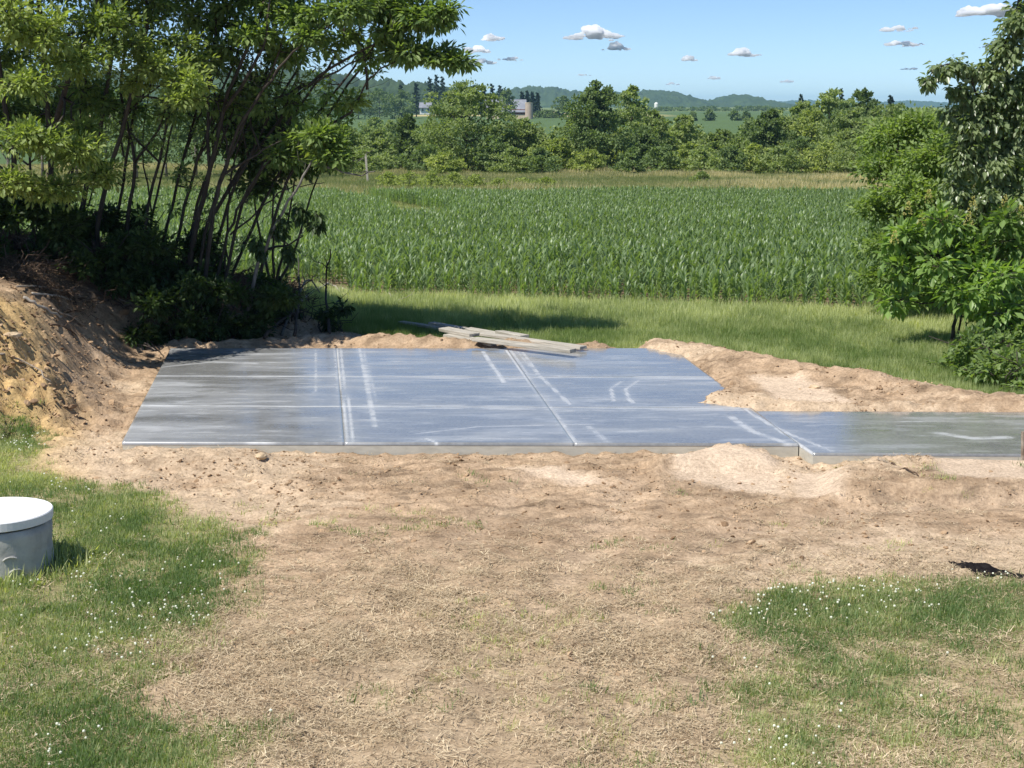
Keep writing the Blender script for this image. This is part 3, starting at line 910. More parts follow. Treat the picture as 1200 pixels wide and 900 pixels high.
# grass strip between the soil and the corn
x, y = rand_in(-8, 17, 18, 33, 79000)
h, m = ground_h(x, y)
_, bd = bank(x, y)
tall = sstep(24.8, 27.6, y + 1.5 * (fbm(x * .5, y * .5, 241, 3) - .5) + 0.12 * (x - 2))
keep = (RNG.uniform(size=len(x)) < m['back'] * (0.8 - 0.35 * tall)) & (sdist(x, y, CORN) < 0.35) & (bd < 1.0) & (np.abs(x) < y * 0.36 + 4)
x, y, h, tall = x[keep], y[keep], h[keep], tall[keep]; n = len(x)
scatter('strip_grass', np.stack([x, y, h - 0.01], 1), rots(n), RNG.uniform(0.35, 0.65, n) + 0.45 * tall * RNG.uniform(0.4, 1.3, n), RNG.integers(0, 5, n), hay_c,
        np.clip(0.22 + 0.5 * tall + 1.1 * (fbm(x * 0.9, y * 0.9, 243, 3) - .5) + RNG.normal(0, 0.17, n), 0, 1), 'mown and seeding grass strip between the soil and the corn')
# meadow beyond the corn
x, y = rand_in(-60, 60, 58, 185, 130000)
keep = (np.abs(x) < y * 0.36 + 2) & ((~inside(x, y, CORN)) | (seg_dist(x, y, TRACK) < 1.6))
x, y = x[keep], y[keep]; n = len(x)
mt_ = fbm(x / 9, y / 14, 251, 4)
scatter('meadow_grass', np.stack([x, y, gzs(x, y) - 0.05], 1), rots(n), RNG.uniform(0.5, 1.1, n) * (0.7 + 0.6 * sstep(.5, .7, mt_)) * np.where(y < 93, .5, 1), RNG.integers(0, 4, n), meadow_c,
        np.clip(0.2 + 1.8 * (mt_ - .5) + 0.35 * sstep(5, 40, x) + RNG.normal(0, 0.26, n), 0, 1), 'tall yellowing meadow grass beyond the corn')

# ------------------------------------------------------------------ corn
def corn_leaf(L, w, az, z0, lean, droop, seg=5):
    d = np.array([math.cos(az), math.sin(az), 0]); s_ = np.array([-d[1], d[0], 0])
    p = np.array([0, 0, z0]) + d * 0.012
    v = []; f = []
    th = lean
    for q in range(seg + 1):
        t = q / seg
        ww = w * (0.55 + 1.3 * t * (1 - t)) * (1 - t ** 3) / 2 + 0.001
        up = np.array([0, 0, ww * 0.35])
        v += [p - s_ * ww + up, p, p + s_ * ww + up]
        th = lean + droop * t ** 1.4
        p = p + (d * math.sin(th) + np.array([0, 0, 1]) * math.cos(th)) * (L / seg)
    for q in range(seg):
        i = q * 3
        f += [(i, i + 1, i + 4, i + 3), (i + 1, i + 2, i + 5, i + 4)]
    return np.array(v), f

def corn_parts(seed):
    r = random.Random(seed)
    H = 0.6
    base_az = r.uniform(0, 6.28)
    leaves = []
    nl = 9
    for k in range(nl):
        t = k / (nl - 1)
        az = base_az + (k % 2) * math.pi + r.uniform(-0.4, 0.4)
        leaves.append(corn_leaf(r.uniform(0.3, 0.46) * (1 - 0.25 * abs(t - .5)), r.uniform(0.055, 0.08), az, 0.06 + t * H * 0.85, 0.55 - 0.42 * t + r.uniform(-.08, .08), r.uniform(1.5, 2.5) * (1 - 0.4 * t)))
    mb = MB(); mb.tube([(0, 0, -0.03), (0.004, 0, 0.25), (0, 0.004, H)], [0.014, 0.012, 0.006], 5)
    return mb, leaves
corn_variants = [corn_parts(s) for s in range(6)]
corn_stalk_me, corn_all_me, corn_fol_me, corn_leaf_me = [], [], [], []
cp = []
for k, (mb, lv) in enumerate(corn_variants):
    a = MB(); a.v = list(mb.v); a.f = list(mb.f); a.t = list(mb.t); a.n = mb.n
    fo = MB()
    for v, f in lv: a.add(v, f); fo.add(v, f)
    cp.append(mesh_obj('corn_row_plant', np.concatenate(a.v), a.f, M['corn_i'], smooth=True, link=False))
    corn_stalk_me.append(mesh_obj('stalk', np.concatenate(mb.v), mb.f, M['corn'], smooth=True, link=False, tint=np.full(mb.n, 0.5)).data)
    corn_fol_me.append(mesh_obj('leaves', np.concatenate(fo.v), fo.f, M['corn'], smooth=True, link=False, tint=np.full(fo.n, 0.45 + 0.04 * k)).data)
    corn_leaf_me.append([mesh_obj('leaf', v, f, M['corn'], smooth=True, link=False, tint=np.full(len(v), RNG.uniform(0.25, 0.9))).data for v, f in lv])
corn_c = proto_collection('corn_rows', cp)
rowdir = np.array([6.6 + 3.4, 27.5 - 30.4]); rowdir = rowdir / np.linalg.norm(rowdir)
rown = np.array([-rowdir[1], rowdir[0]])
o0 = np.array([-3.4, 30.4])
pts = []
for r_ in range(0, 122):
    s_ = np.arange(-40, 60, 0.125)
    s_ = s_ + RNG.normal(0, 0.03, len(s_))
    base = o0 + rown * (0.15 + r_ * 0.56)
    pts.append(np.stack([base[0] + rowdir[0] * s_, base[1] + rowdir[1] * s_, np.full(len(s_), r_)], 1))
pts = np.concatenate(pts)
pts[:, :2] += RNG.normal(0, 0.025, (len(pts), 2))
keep = inside(pts[:, 0], pts[:, 1], CORN) & (np.abs(pts[:, 0]) < pts[:, 1] * 0.36 + 2) & (seg_dist(pts[:, 0], pts[:, 1], TRACK) > 1.1) & (RNG.uniform(size=len(pts)) < 0.96)
b_, bd_ = bank(pts[:, 0], pts[:, 1])
keep &= ~((bd_ > 0.3) & (pts[:, 1] < 33))
pts = pts[keep]
zc = gzs(pts[:, 0], pts[:, 1])
height = 0.74 + 0.3 * (fbm(pts[:, 0] / 6, pts[:, 1] / 6, 261, 3) - .5) + RNG.normal(0, 0.07, len(pts))
edge = (pts[:, 2] < 1)
height = height * np.where(edge, 0.88, 1.0)
inview = (pts[:, 0] / pts[:, 1] > -0.12) & (pts[:, 0] / pts[:, 1] < 0.225)
order = np.argsort(pts[:, 1] + np.where(inview, 0, 1000))
indiv = order[:300]
rest = np.setdiff1d(np.arange(len(pts)), indiv)
n = len(rest)
scatter('corn_field', np.stack([pts[rest, 0], pts[rest, 1], zc[rest]], 1), rots(n, 0.07), height[rest], RNG.integers(0, 6, n), corn_c,
        np.clip(RNG.normal(0.5, 0.25, n), 0, 1), 'young green corn rows filling the field to the meadow')
for q, i in enumerate(indiv):
    k = int(RNG.integers(0, 6))
    o = bpy.data.objects.new('corn_plant', corn_stalk_me[k]); COL.objects.link(o)
    o.location = (pts[i, 0], pts[i, 1], zc[i]); s_ = float(height[i]); o.scale = (s_, s_, s_)
    o.rotation_euler = (RNG.normal(0, .06), RNG.normal(0, .06), RNG.uniform(0, 6.28))
    tag(o, 'knee high green corn plant in the nearest rows beside the grass strip', 'corn plant', 'corn plants in the nearest rows')
    if q < 60:
        for lm in corn_leaf_me[k]:
            c = bpy.data.objects.new('leaf', lm); COL.objects.link(c); c.parent = o
    else:
        c = bpy.data.objects.new('leaves', corn_fol_me[k]); COL.objects.link(c); c.parent = o; c['kind'] = 'stuff'

# ------------------------------------------------------------------ distant trees
def far_tree(name, px, base_py, top_py, w_px, Y, label, mat='far_leaf', cat='tree', group=None, n=4500, leaf=3.0, bark='bark', trunk_show=0.06, lobes=14, taper=0.0, tintoff=0.0):
    """broad-leaved tree: trunk and limbs, crown of leaf sprays gathered in uneven clumps"""
    p = at(px, base_py, Y); s = pix(Y)
    zb = gz(p[0], Y)
    top = at(px, top_py, Y)[2]
    H = top - zb; Wd = w_px * s
    root = empty(name, (p[0], Y, zb), label=label, cat=cat, group=group)
    base = np.array([p[0], Y, zb])
    tr = MB()
    lean = RNG.normal(0, 0.03, 2) * H
    spine = np.array([base + [lean[0] * t * t, lean[1] * t, H * 0.85 * t] for t in np.linspace(0, 1, 6)])
    r0 = max(0.018 * H, 0.03)
    tr.tube(spine - [0, 0, 0.1], r0 * (1.05 - np.linspace(0, 0.9, 6)), 6)
    tr.build('trunk', M[bark], root, smooth=True)
    L = Leaves(); br = MB()
    n = int(n * 1.35); per = n // lobes
    for k in range(lobes):
        t = (k + 0.5) / lobes
        zz = trunk_show + (1 - trunk_show) * (t ** 0.85)
        env = math.sin(math.pi * min(1, 0.13 + 0.82 * zz)) ** 0.6 * (1 - taper * zz)
        a = k * 2.4 + RNG.uniform(-.5, .5)
        rr = env * Wd * 0.5 * RNG.uniform(0.35, 0.72)
        if k >= lobes - 2: rr *= 0.35
        c = base + [lean[0] * zz + rr * math.cos(a), rr * math.sin(a), H * zz * 0.93]
        rad = np.array([Wd * 0.23, Wd * 0.23, min(H * 0.15, Wd * 0.24)]) * RNG.uniform(0.75, 1.35) * max(0.5, env)
        att = spine[min(5, int(zz * 5 * 0.8))]
        br.tube(bent(att, c, 4, 0.06), np.linspace(r0 * .4, r0 * .1, 4), 4)
        d = rdir(per)
        q = RNG.uniform(0.25, 1.22, per)[:, None] ** 0.8
        ns = 11
        sd = rdir(ns) * RNG.uniform(0.5, 1.12, ns)[:, None]
        pick = RNG.integers(0, ns, per)
        P = c + (sd[pick] + RNG.normal(0, 0.2, (per, 3)) * [1, 1, .75]) * rad
        d = sd[pick] + RNG.normal(0, .25, (per, 3)) + [0, 0, .25]
        P[:, 2] = np.maximum(P[:, 2], zb + 0.05 * H * RNG.uniform(0.2, 1, per))
        D = d * 0.8 + RNG.normal(0, 0.5, (per, 3)) + [0, 0, -0.15]
        sz = leaf * s * RNG.uniform(0.6, 1.5, per)
        L.add(P, D, sz, sz * 0.75, np.clip(0.45 + tintoff + RNG.normal(0, 0.2, per) + RNG.normal(0, 0.08), 0, 1), up=d)
    br.build('branches', M[bark], root, smooth=True, kind='stuff')
    L.build('crown', M[mat], root)
    return root

def conifer(px, base_py, top_py, w_px, Y, label, group=None, n=1500, leaf=2.2, cat='conifer'):
    p = at(px, base_py, Y); s = pix(Y)
    zb = gz(p[0], Y); top = at(px, top_py, Y)[2]; H = top - zb; Wd = w_px * s
    base = np.array([p[0], Y, zb])
    root = empty('conifer', tuple(base), label=label, cat=cat, group=group)
    tr = MB(); tr.tube([base - [0, 0, .2], base + [0, 0, H * .5], base + [0, 0, H * .98]], [0.02 * H, 0.012 * H, 0.003 * H], 6); tr.build('trunk', M['bark'], root, smooth=True)
    L = Leaves(); nb = 26; per = n // nb; br = MB()
    for k in range(nb):
        t = (k + .5) / nb; a = k * 2.399
        ln = Wd * 0.5 * (1 - t) ** 0.75 * RNG.uniform(0.65, 1.15) + 0.03 * Wd
        z = H * (0.12 + 0.88 * t)
        tip = base + [ln * math.cos(a), ln * math.sin(a), z - 0.12 * ln]
        br.tube([base + [0, 0, z], tip], [0.004 * H, 0.001 * H], 3)
        u = RNG.uniform(0.1, 1, per)[:, None]
        P = (base + [0, 0, z]) * (1 - u) + tip * u + RNG.normal(0, 0.03 * H, (per, 3)) * [1, 1, .6] * (1 - .7 * t)
        sz = leaf * s * RNG.uniform(0.6, 1.4, per)
        L.add(P, (tip - base - [0, 0, z])[None] * 0.8 / ln + RNG.normal(0, .6, (per, 3)), sz, sz * 0.6, np.clip(RNG.normal(.5, .25, per), 0, 1))
    br.build('branches', M['bark'], root, kind='stuff'); L.build('crown', M['conifer'], root)

FT = 'trees in the belt beyond the meadow'
belt = [ # px, base, top, width, Y, mat, label, n, extra
    (405, 205, 150, 70, 168, 'far_leaf', 'mid green tree at the left end of the belt behind the leaning stems', 4000, {}),
    (442, 203, 152, 62, 172, 'far_leaf', 'soft green bushy tree just above the white marker post', 4000, {}),
    (476, 202, 133, 62, 165, 'far_dark', 'dark pointed tree left of the big broad tree', 5000, {'taper': .6, 'lobes': 16}),
    (545, 204, 97, 118, 160, 'far_leaf', 'big broad round tree standing left of the barn', 10000, {'lobes': 26, 'tintoff': -.08}),
    (612, 203, 138, 66, 164, 'far_leaf', 'mid green tree below the barn gable', 5000, {'lobes': 16}),
    (578, 205, 160, 50, 156, 'far_dark', 'low dark tree tucked at the right foot of the big broad tree', 3000, {}),
    (655, 204, 163, 60, 155, 'far_yellow', 'yellow green bush left of the dark oak', 3500, {}),
    (668, 203, 140, 46, 168, 'far_leaf', 'slim green tree behind the yellow green bush', 3000, {}),
    (700, 203, 97, 74, 158, 'far_dark', 'tall dark oak standing above the belt right of the silo', 9000, {'lobes': 24, 'tintoff': .1}),
    (740, 203, 99, 54, 190, 'far_leaf', 'pale soft tree just behind the right side of the dark oak', 4500, {'tintoff': .05}),
    (765, 203, 129, 60, 165, 'far_leaf', 'green tree to the right of the dark oak', 4500, {}),
    (796, 204, 134, 56, 168, 'far_leaf', 'light green feathery tree mid belt', 4500, {'tintoff': .18}),
    (842, 204, 152, 66, 163, 'far_leaf', 'grey green rounded tree at the low gap in the belt', 4500, {'tintoff': -.1}),
    (868, 204, 160, 52, 160, 'far_leaf', 'small rounded tree right of the low gap', 3500, {'tintoff': -.05}),
    (900, 204, 127, 60, 168, 'far_dark', 'dark rounded tree where the belt rises to the right', 5500, {}),
    (932, 205, 118, 70, 172, 'far_leaf', 'mid green tree on the rising part of the belt', 6000, {'tintoff': .08}),
    (968, 205, 106, 78, 176, 'far_leaf', 'tall rounded light green tree on the right belt', 7000, {'tintoff': .14}),
    (1010, 206, 104, 64, 182, 'far_dark', 'tallest dark topped tree of the right belt', 6000, {'tintoff': -.1}),
    (1000, 206, 125, 90, 160, 'far_leaf', 'wide mid green tree in front of the dark topped one', 6000, {}),
    (1048, 206, 122, 110, 152, 'far_leaf', 'low wide tree right of the dark topped one', 6000, {'tintoff': -.02}),
    (1095, 206, 124, 120, 150, 'far_leaf', 'tree showing just left of the drooping tree', 5000, {}),
    (1165, 206, 120, 140, 150, 'far_leaf', 'tree mostly behind the drooping tree', 4000, {}),
]
for px, b0, tp, w, Y, mt, lb, n, ex in belt:
    far_tree('belt_tree', px, b0, tp, w, Y, lb, mt, group=FT, n=n, **ex)
fill = [(425, 170, 60), (498, 168, 60), (525, 172, 50), (592, 160, 60), (632, 158, 60), (678, 160, 50), (725, 150, 60), (752, 148, 60), (782, 150, 60), (812, 156, 60), (826, 162, 60), (858, 158, 60), (884, 148, 60), (916, 136, 60), (950, 128, 70), (985, 122, 70), (1025, 124, 80), (1070, 128, 80), (1125, 128, 100)]
for k, (px, tp, w) in enumerate(fill):
    far_tree('belt_tree', px, 204, tp, w, 175 - (k % 4) * 4, 'softly rounded filler tree in the belt, ' + ['furthest left', 'second from the left', 'in front of the big broad tree', 'under the barn roof', 'below the silo', 'just left of the dark oak', 'right of the dark oak foot', 'before the pale soft tree', 'in front of the feathery tree',
             'right of the feathery tree', 'at the centre of the low gap', 'right side of the low gap', 'before the first rise', 'on the first rise', 'before the light green tree', 'between the light green and the dark topped tree', 'right of the dark topped tree', 'fourth from the right end', 'at the right end by the hedge'][k],
             ['far_leaf', 'far_leaf', 'far_yellow', 'far_dark'][k % 4], group=FT, n=3200, lobes=14, trunk_show=.02, tintoff=-.05)
low = [(430, 206, 182, 50, 150), (500, 205, 178, 50, 152), (520, 206, 186, 40, 146), (600, 206, 180, 46, 150), (635, 206, 182, 40, 148), (690, 205, 184, 36, 150), (741, 204, 181, 32, 146),
       (775, 205, 178, 46, 150), (805, 206, 176, 44, 152), (822, 206, 182, 40, 146), (856, 206, 180, 40, 148), (885, 206, 176, 44, 150), (912, 206, 180, 50, 148), (940, 206, 168, 52, 152),
       (968, 206, 175, 50, 150), (1000, 207, 172, 60, 148), (1030, 208, 168, 60, 146)]
wh = ['below the marker post', 'left of the big broad tree', 'at the left foot of the big broad tree', 'under the barn gable tree', 'left of the yellow green bush', 'at the foot of the dark oak', 'the dark round one right of the oak',
      'under the green tree right of the oak', 'under the feathery tree', 'above the round meadow bush', 'at the low gap in the belt', 'under the dark rounded tree', 'where the belt rises', 'mid rise of the right belt',
      'under the tall light green tree', 'under the wide right tree', 'at the right end before the hedge']
for k, (px, b0, tp, w, Y) in enumerate(low):
    far_tree('belt_shrub', px, b0, tp - 9, w * 1.25, Y, 'low shrub at the belt edge, ' + wh[k], ['far_leaf', 'far_yellow', 'far_dark'][(k * 2) % 3 if k != 6 else 2], cat='shrub', group='shrubs along the belt edge', n=1800, leaf=2.6, lobes=9, trunk_show=0.0, tintoff=.05)
far_tree('meadow_bush', 823, 219, 201, 28, 112, 'round lone bush in the meadow at the corn edge', 'far_leaf', 'bush', n=1400, leaf=2.0, lobes=9, trunk_show=0.0)
far_tree('meadow_bush', 961, 222, 212, 11, 106, 'tiny lone bush at the meadow edge towards the right', 'far_dark', 'bush', n=500, leaf=1.6, lobes=5, trunk_show=0.0)
wp = [(455, 214, 12, 'leftmost clump, right of the marker post'), (480, 216, 15, 'second clump'), (505, 216, 17, 'below the gap left of the big tree'), (530, 218, 16, 'before the big broad tree'), (556, 219, 14, 'before the right side of the big broad tree'),
      (585, 221, 12, 'reddish low clump near the corn'), (610, 221, 12, 'under the barn'), (640, 220, 12, 'before the yellow green bush')]
for k, (px, b0, hh, lb) in enumerate(wp):
    far_tree('tall_weeds', px, b0, b0 - hh, 34, 104 - k % 3 * 3, 'tall yellow green weed clump at the meadow edge, ' + lb, 'far_yellow', 'weeds', 'weed clumps at the meadow edge', n=900, leaf=2.0, lobes=9, trunk_show=0.0)

for k, (px, b0, tp, w, Y) in enumerate([(398, 178, 146, 46, 260), (428, 176, 150, 40, 270), (456, 174, 140, 44, 280), (484, 174, 146, 36, 270), (385, 168, 140, 40, 300), (440, 160, 138, 34, 340), (508, 176, 140, 40, 250), (620, 172, 148, 36, 270), (786, 172, 150, 34, 300), (880, 172, 140, 40, 260)]):
    far_tree('hedge_tree', px, b0, tp, w, Y, 'hazy green hedge tree behind the belt, ' + ['left end by the leaning stems', 'above the marker post', 'left of the dark pointed tree', 'just right of the dark pointed tree', 'furthest left of them', 'small, on the field above the marker post', 'touching the big broad tree', 'below the silo',
             'behind the feathery tree', 'where the belt rises'][k], 'far_leaf', group='hedge trees behind the belt', n=1500, leaf=2.4, lobes=11, trunk_show=.0)
# woods beyond the left trees: pale trunks in shade
for k, (px, tp) in enumerate([(-40, 60), (10, 80), (50, 90), (90, 95), (125, 100), (160, 92), (195, 105), (230, 100), (265, 110), (300, 118), (335, 128), (368, 132)]):
    Y = 120 + (k * 37) % 30
    far_tree('woodland_tree', px, 205, tp, 60, Y, 'pale trunked tree glimpsed through the stems, ' + ['leftmost, at the photo edge', 'second from the left', 'third from the left', 'fourth from the left', 'fifth from the left', 'sixth from the left', 'seventh from the left',
             'eighth from the left', 'ninth from the left', 'tenth from the left', 'eleventh from the left', 'last before the open field'][k], 'far_dark', group='trees seen through the left stems', n=3000, bark='grey_bark', trunk_show=0.3, lobes=12)

# farm at the middle distance
YB = 700
def fbx(name, parent, px0, px1, py0, py1, Y0, depth, mat):
    a = at(px0, py1, Y0); b = at(px1, py0, Y0)
    mb = MB(); mb.box(((a[0] + b[0]) / 2, Y0 + depth / 2, (a[2] + b[2]) / 2), (abs(b[0] - a[0]), depth, abs(b[2] - a[2])))
    return mb.build(name, mat, parent)
bp = at(592, 141, YB)
barn = empty('barn', tuple(bp), label='long grey roofed barn with pale base on the far field', cat='barn')
bwall = fbx('wall', barn, 570, 616, 128, 134, YB, 10, M['barn_wall'])
bbase = fbx('base_wall', barn, 570, 616, 134, 142, YB - 0.3, 10.4, M['barn_stone'])
def roof(parent, px0, px1, ridge_py, eave_py, Y0, depth, mat, name='roof'):
    a = at(px0, eave_py, Y0); b = at(px1, ridge_py, Y0)
    x0, x1, ze, zr = a[0], b[0], a[2], b[2]; y0, y1 = Y0 - 0.8, Y0 + depth + .8; ym = (y0 + y1) / 2; th = 0.3
    v = [(x0, y0, ze), (x1, y0, ze), (x1, ym, zr), (x0, ym, zr), (x1, y1, ze), (x0, y1, ze), (x0, y0, ze - th), (x1, y0, ze - th), (x1, y1, ze - th), (x0, y1, ze - th)]
    f = [(0, 1, 2, 3), (3, 2, 4, 5), (6, 7, 1, 0), (5, 4, 8, 9), (0, 3, 5, 9, 6), (1, 7, 8, 4, 2), (6, 9, 8, 7)]
    mb = MB(); mb.add(v, f); return mb.build(name, mat, parent)
roof(barn, 568, 617, 116.5, 131, YB, 10, M['barn_roof'])
for a, b in ((572, 576), (585, 589), (600, 604)):
    fbx('opening', bbase, a, b, 135, 139, YB - 0.45, 0.3, M['dark_opening'])
silo = MB(); sp_ = at(620, 141, YB - 6)
silo_e = empty('silo', tuple(sp_), label='short tan silo stub at the right end of the barn', cat='silo')
H_ = (141 - 122) * pix(YB); rS = 4.5 * pix(YB)
silo.tube([sp_, sp_ + [0, 0, H_]], rS, 20); silo.build('wall', M['silo'], silo_e, smooth=False)
mb = MB(); mb.tube([sp_ + [0, 0, H_ + .01], sp_ + [0, 0, H_ + .4]], rS * 1.05, 20); mb.build('rim', M['barn_stone'], silo_e)
hp = at(498, 131, 650)
house = empty('farmhouse', tuple(hp), label='small white farmhouse with grey roof left of the big broad tree', cat='house')
hwall = fbx('wall', house, 492, 505, 125, 134, 650, 6, M['white_paint'])
roof(house, 491, 506, 120, 126, 650, 6, M['barn_roof'])
for a in (494.5, 501): fbx('window', hwall, a, a + 1.6, 127, 130, 649.8, 0.15, M['glass'])
tp_ = at(769, 126, 1500)
tower = MB(); tower.tube([tp_ - [0, 0, 3], tp_ + [0, 0, 3.5], tp_ + [0, 0, 4.6], tp_ + [0, 0, 5]], [1.9, 1.9, 1.3, .2], 14)
tag(tower.build('grain_bin', M['white_paint']), 'tiny white grain bin far off right of the dark oak', 'grain bin')

conif = [(504, 91, 12, 'left of the trio'), (512, 88, 11, 'middle of the trio'), (519, 90, 11, 'right of the trio'), (488, 98, 12, 'standing alone left of the trio'), (545, 98, 12, 'above the big broad tree'), (556, 100, 11, 'just left of the barn'), (567, 101, 10, 'at the left barn gable'), (577, 99, 11, 'behind the barn roof'),
         (586, 100, 12, 'behind the barn roof middle'), (612, 108, 8, 'behind the right barn gable'), (618, 107, 8, 'above the silo'), (624, 108, 8, 'right above the silo'), (630, 109, 8, 'last of the row right of the silo'), (470, 100, 14, 'left end near the hill')]
for px, tp, w, lb in conif:
    conifer(px, 138, tp, w, 760, 'dark pointed pine on the farm skyline, ' + lb, 'pines around the farm', n=900, leaf=2.0)
conifer(1043, 140, 112, 18, 420, 'dark spruce rising above the right belt', n=1500, leaf=2.0)
conifer(938, 140, 111, 12, 420, 'thin spruce above the middle of the right belt', n=900, leaf=2.0)
conifer(985, 140, 104, 10, 420, 'thin pine tip above the tall light green tree', n=900, leaf=2.0)
farb = [(445, 140, 103, 44, 'left, below the hill'), (470, 140, 106, 40, 'beside the white farmhouse'), (420, 140, 100, 50, 'under the hill behind the leaning stems'), (535, 139, 104, 34, 'behind the big broad tree'), (594, 140, 103, 20, 'in front of the barn roof'), (640, 139, 130, 34, 'low, right of the silo'),
        (660, 140, 113, 24, 'round and dark between silo and oak'), (380, 140, 102, 50, 'far left behind the stems'), (340, 140, 98, 60, 'leftmost, behind the stems')]
for px, b0, tp, w, lb in farb:
    Yq = 640 if px == 594 else 720
    far_tree('farm_tree', px, b0, tp, w, Yq, 'rounded farm tree, ' + lb, 'far_dark', group='rounded trees around the farm', n=1300, leaf=2.0, lobes=12)
for px, tp, w, lb in [(832, 128, 14, 'left of three in the far field'), (860, 130, 16, 'middle of three in the far field'), (874, 131, 10, 'right of three in the far field'), (812, 131, 10, 'small, left of the three')]:
    far_tree('field_tree', px, 141, tp, w, 650, 'small round dark tree, ' + lb, 'far_dark', group='trees in the far field', n=500, leaf=2.0, lobes=8, trunk_show=0.0)
for k in range(14):
    px = 745 + k * 13 + RNG.uniform(-3, 3)
    far_tree('hedgerow_tree', px, 133, 124 + RNG.uniform(0, 3), 22, 1400, 'tiny dark tree in the far hedgerow under the ridge', 'far_dark', group='far hedgerow trees', n=260, leaf=1.8, lobes=6, trunk_show=0.0)

mp_ = at(430, 204, 120)
mk = MB(); mk.box(mp_ + [0, 0, 0.2], (0.16, 0.12, 2.6), tilt=0.06); mk.build('marker_post', M['wood'], bevel=0.01)
tag(bpy.data.objects['marker_post'], 'white post leaning slightly in the meadow behind the corn', 'post')

# ------------------------------------------------------------------ near trees: left woods
DENS = 2.35
class Tree:
    def __init__(s, name, base, label, cat='tree', group=None, bark='bark', mat='leaf_green'):
        s.root = empty(name, tuple(base), label=label, cat=cat, group=group)
        s.st = MB(); s.br = MB(); s.L = {}; s.bark = bark; s.mat = mat; s.paths = []
    def stem(s, pts, r0, r1, n=7, k=4):
        p = smooth_path(pts, k)
        p[1:-1] += RNG.normal(0, 0.012, (len(p) - 2, 3))
        s.st.tube(p, np.linspace(r0, r1, len(p)), n)
        s.paths.append((p, np.linspace(r0, r1, len(p))))
        return p
    def twig(s, a, b, r0=0.012, r1=0.004, k=5, wob=0.06, n=4):
        p = bent(a, b, k, wob); s.br.tube(p, np.linspace(r0, r1, k), n); return p
    def nearest(s, c):
        best = None
        for p, r in s.paths:
            q = p.copy(); q[:, 2] += 0.0
            d = np.linalg.norm(q - c, axis=1) + 0.8 * np.maximum(0, q[:, 2] - c[2])
            i = int(np.argmin(d))
            if best is None or d[i] < best[0]: best = (d[i], p[i], r[i])
        return best[1], best[2]
    def clump(s, c, rad, n, leaf=0.09, tint=0.5, mat=None, twigs=9, limb=True, droop=0.25, width=0.5):
        c = np.asarray(c, float); rad = np.asarray(rad, float); n = int(n * DENS); twigs = int(twigs * 1.5)
        if limb and s.paths:
            a, r = s.nearest(c)
            p = s.twig(a, c, min(r * .7, 0.022), 0.008, 6, 0.05)
        mat = mat or s.mat
        L = s.L.setdefault(mat, Leaves())
        per = max(3, n // twigs); tint = tint + RNG.normal(0, .1)
        for _ in range(twigs):
            d = rdir(1)[0]; d[2] = d[2] * 0.8 + 0.1
            tip = c + d * rad * RNG.uniform(0.75, 1.15)
            a = c + d * rad * 0.05
            tp = s.twig(a, tip, 0.006, 0.0025, 4, 0.08, 3)
            # compound leaves along the twig
            u = RNG.uniform(0.15, 1.05, per)
            P = np.stack([np.interp(u, np.linspace(0, 1, 4), tp[:, j]) for j in range(3)], 1)
            out = RNG.normal(0, 1, (per, 3)); out /= np.linalg.norm(out, axis=1)[:, None]
            P = P + out * (0.30 * rad.mean() + 0.3 * leaf) * RNG.uniform(0, 1, per)[:, None]
            D = out * 0.9 + d * 0.5 + [0, 0, -droop]
            sz = leaf * RNG.uniform(0.6, 1.3, per)
            L.add(P, D, sz, sz * width, np.clip(tint + RNG.normal(0, .2, per) + RNG.normal(0, .06), 0, 1), up=np.tile([0, 0, 1.0], (per, 1)))
    def pclump(s, px, py, Y, rx, ry, n, **k):
        c = at(px, py, Y); q = pix(Y)
        s.clump(c, (rx * q, rx * q * 0.9, ry * q), n, **k)
    def done(s):
        if s.st.n: s.st.build('trunk', M[s.bark], s.root, smooth=True)
        if s.br.n: s.br.build('branches', M[s.bark], s.root, smooth=True, kind='stuff')
        for i, (mt, L) in enumerate(s.L.items()):
            L.build('crown' if i == 0 else 'leaf_sprays', M[mt], s.root)

def gbase(px, py, Y):
    p = at(px, py, Y); return np.array([p[0], Y, gz(p[0], Y) - 0.05])

# 1 big bright-leaved tree at the left edge
T = Tree('tree', gbase(62, 320, 24.5), 'bright green leafed tree filling the top left corner, stems dark behind', group='trees of the left thicket', mat='leaf_lit')
T.stem([gbase(62, 320, 24.5), at(60, 200, 24.3), at(50, 60, 24), at(30, -150, 24)], .055, .03)
T.stem([gbase(20, 310, 24), at(15, 180, 23.6), at(-10, 20, 23.4), at(-40, -160, 23.4)], .05, .025)
T.stem([at(58, 180, 24.3), at(80, 90, 23), at(110, 20, 22.6), at(120, -100, 22.6)], .05, .02)
for a in [(50, 40, 21, 50, 26, 620), (118, 28, 22, 46, 22, 560), (85, 72, 21.6, 55, 24, 700), (145, 52, 22.2, 30, 20, 300), (30, 100, 20.8, 42, 20, 380), (28, 165, 20.5, 48, 20, 560), (85, 178, 21, 42, 20, 520), (120, 205, 21.4, 34, 16, 380),
          (60, 222, 20.9, 48, 14, 420), (5, 215, 20.6, 40, 18, 360), (100, 150, 21.8, 26, 12, 180), (10, 20, 20.8, 50, 34, 420), (-60, 170, 20.6, 60, 50, 500)]:
    T.pclump(*a, leaf=.088, tint=.6, twigs=16, width=.5)
for a in [(40, -50, 23, 80, 45, 800), (130, -60, 23, 70, 45, 700), (-60, -80, 23.5, 110, 70, 1000), (60, -150, 23.5, 120, 60, 1000), (20, 60, 24.6, 60, 50, 500), (60, 130, 24.8, 60, 50, 500), (0, 130, 24.5, 50, 40, 400), (-120, -160, 23.5, 120, 80, 1000)]:
    T.pclump(*a, leaf=.115, tint=.4, twigs=14, width=.42, mat='leaf_green')
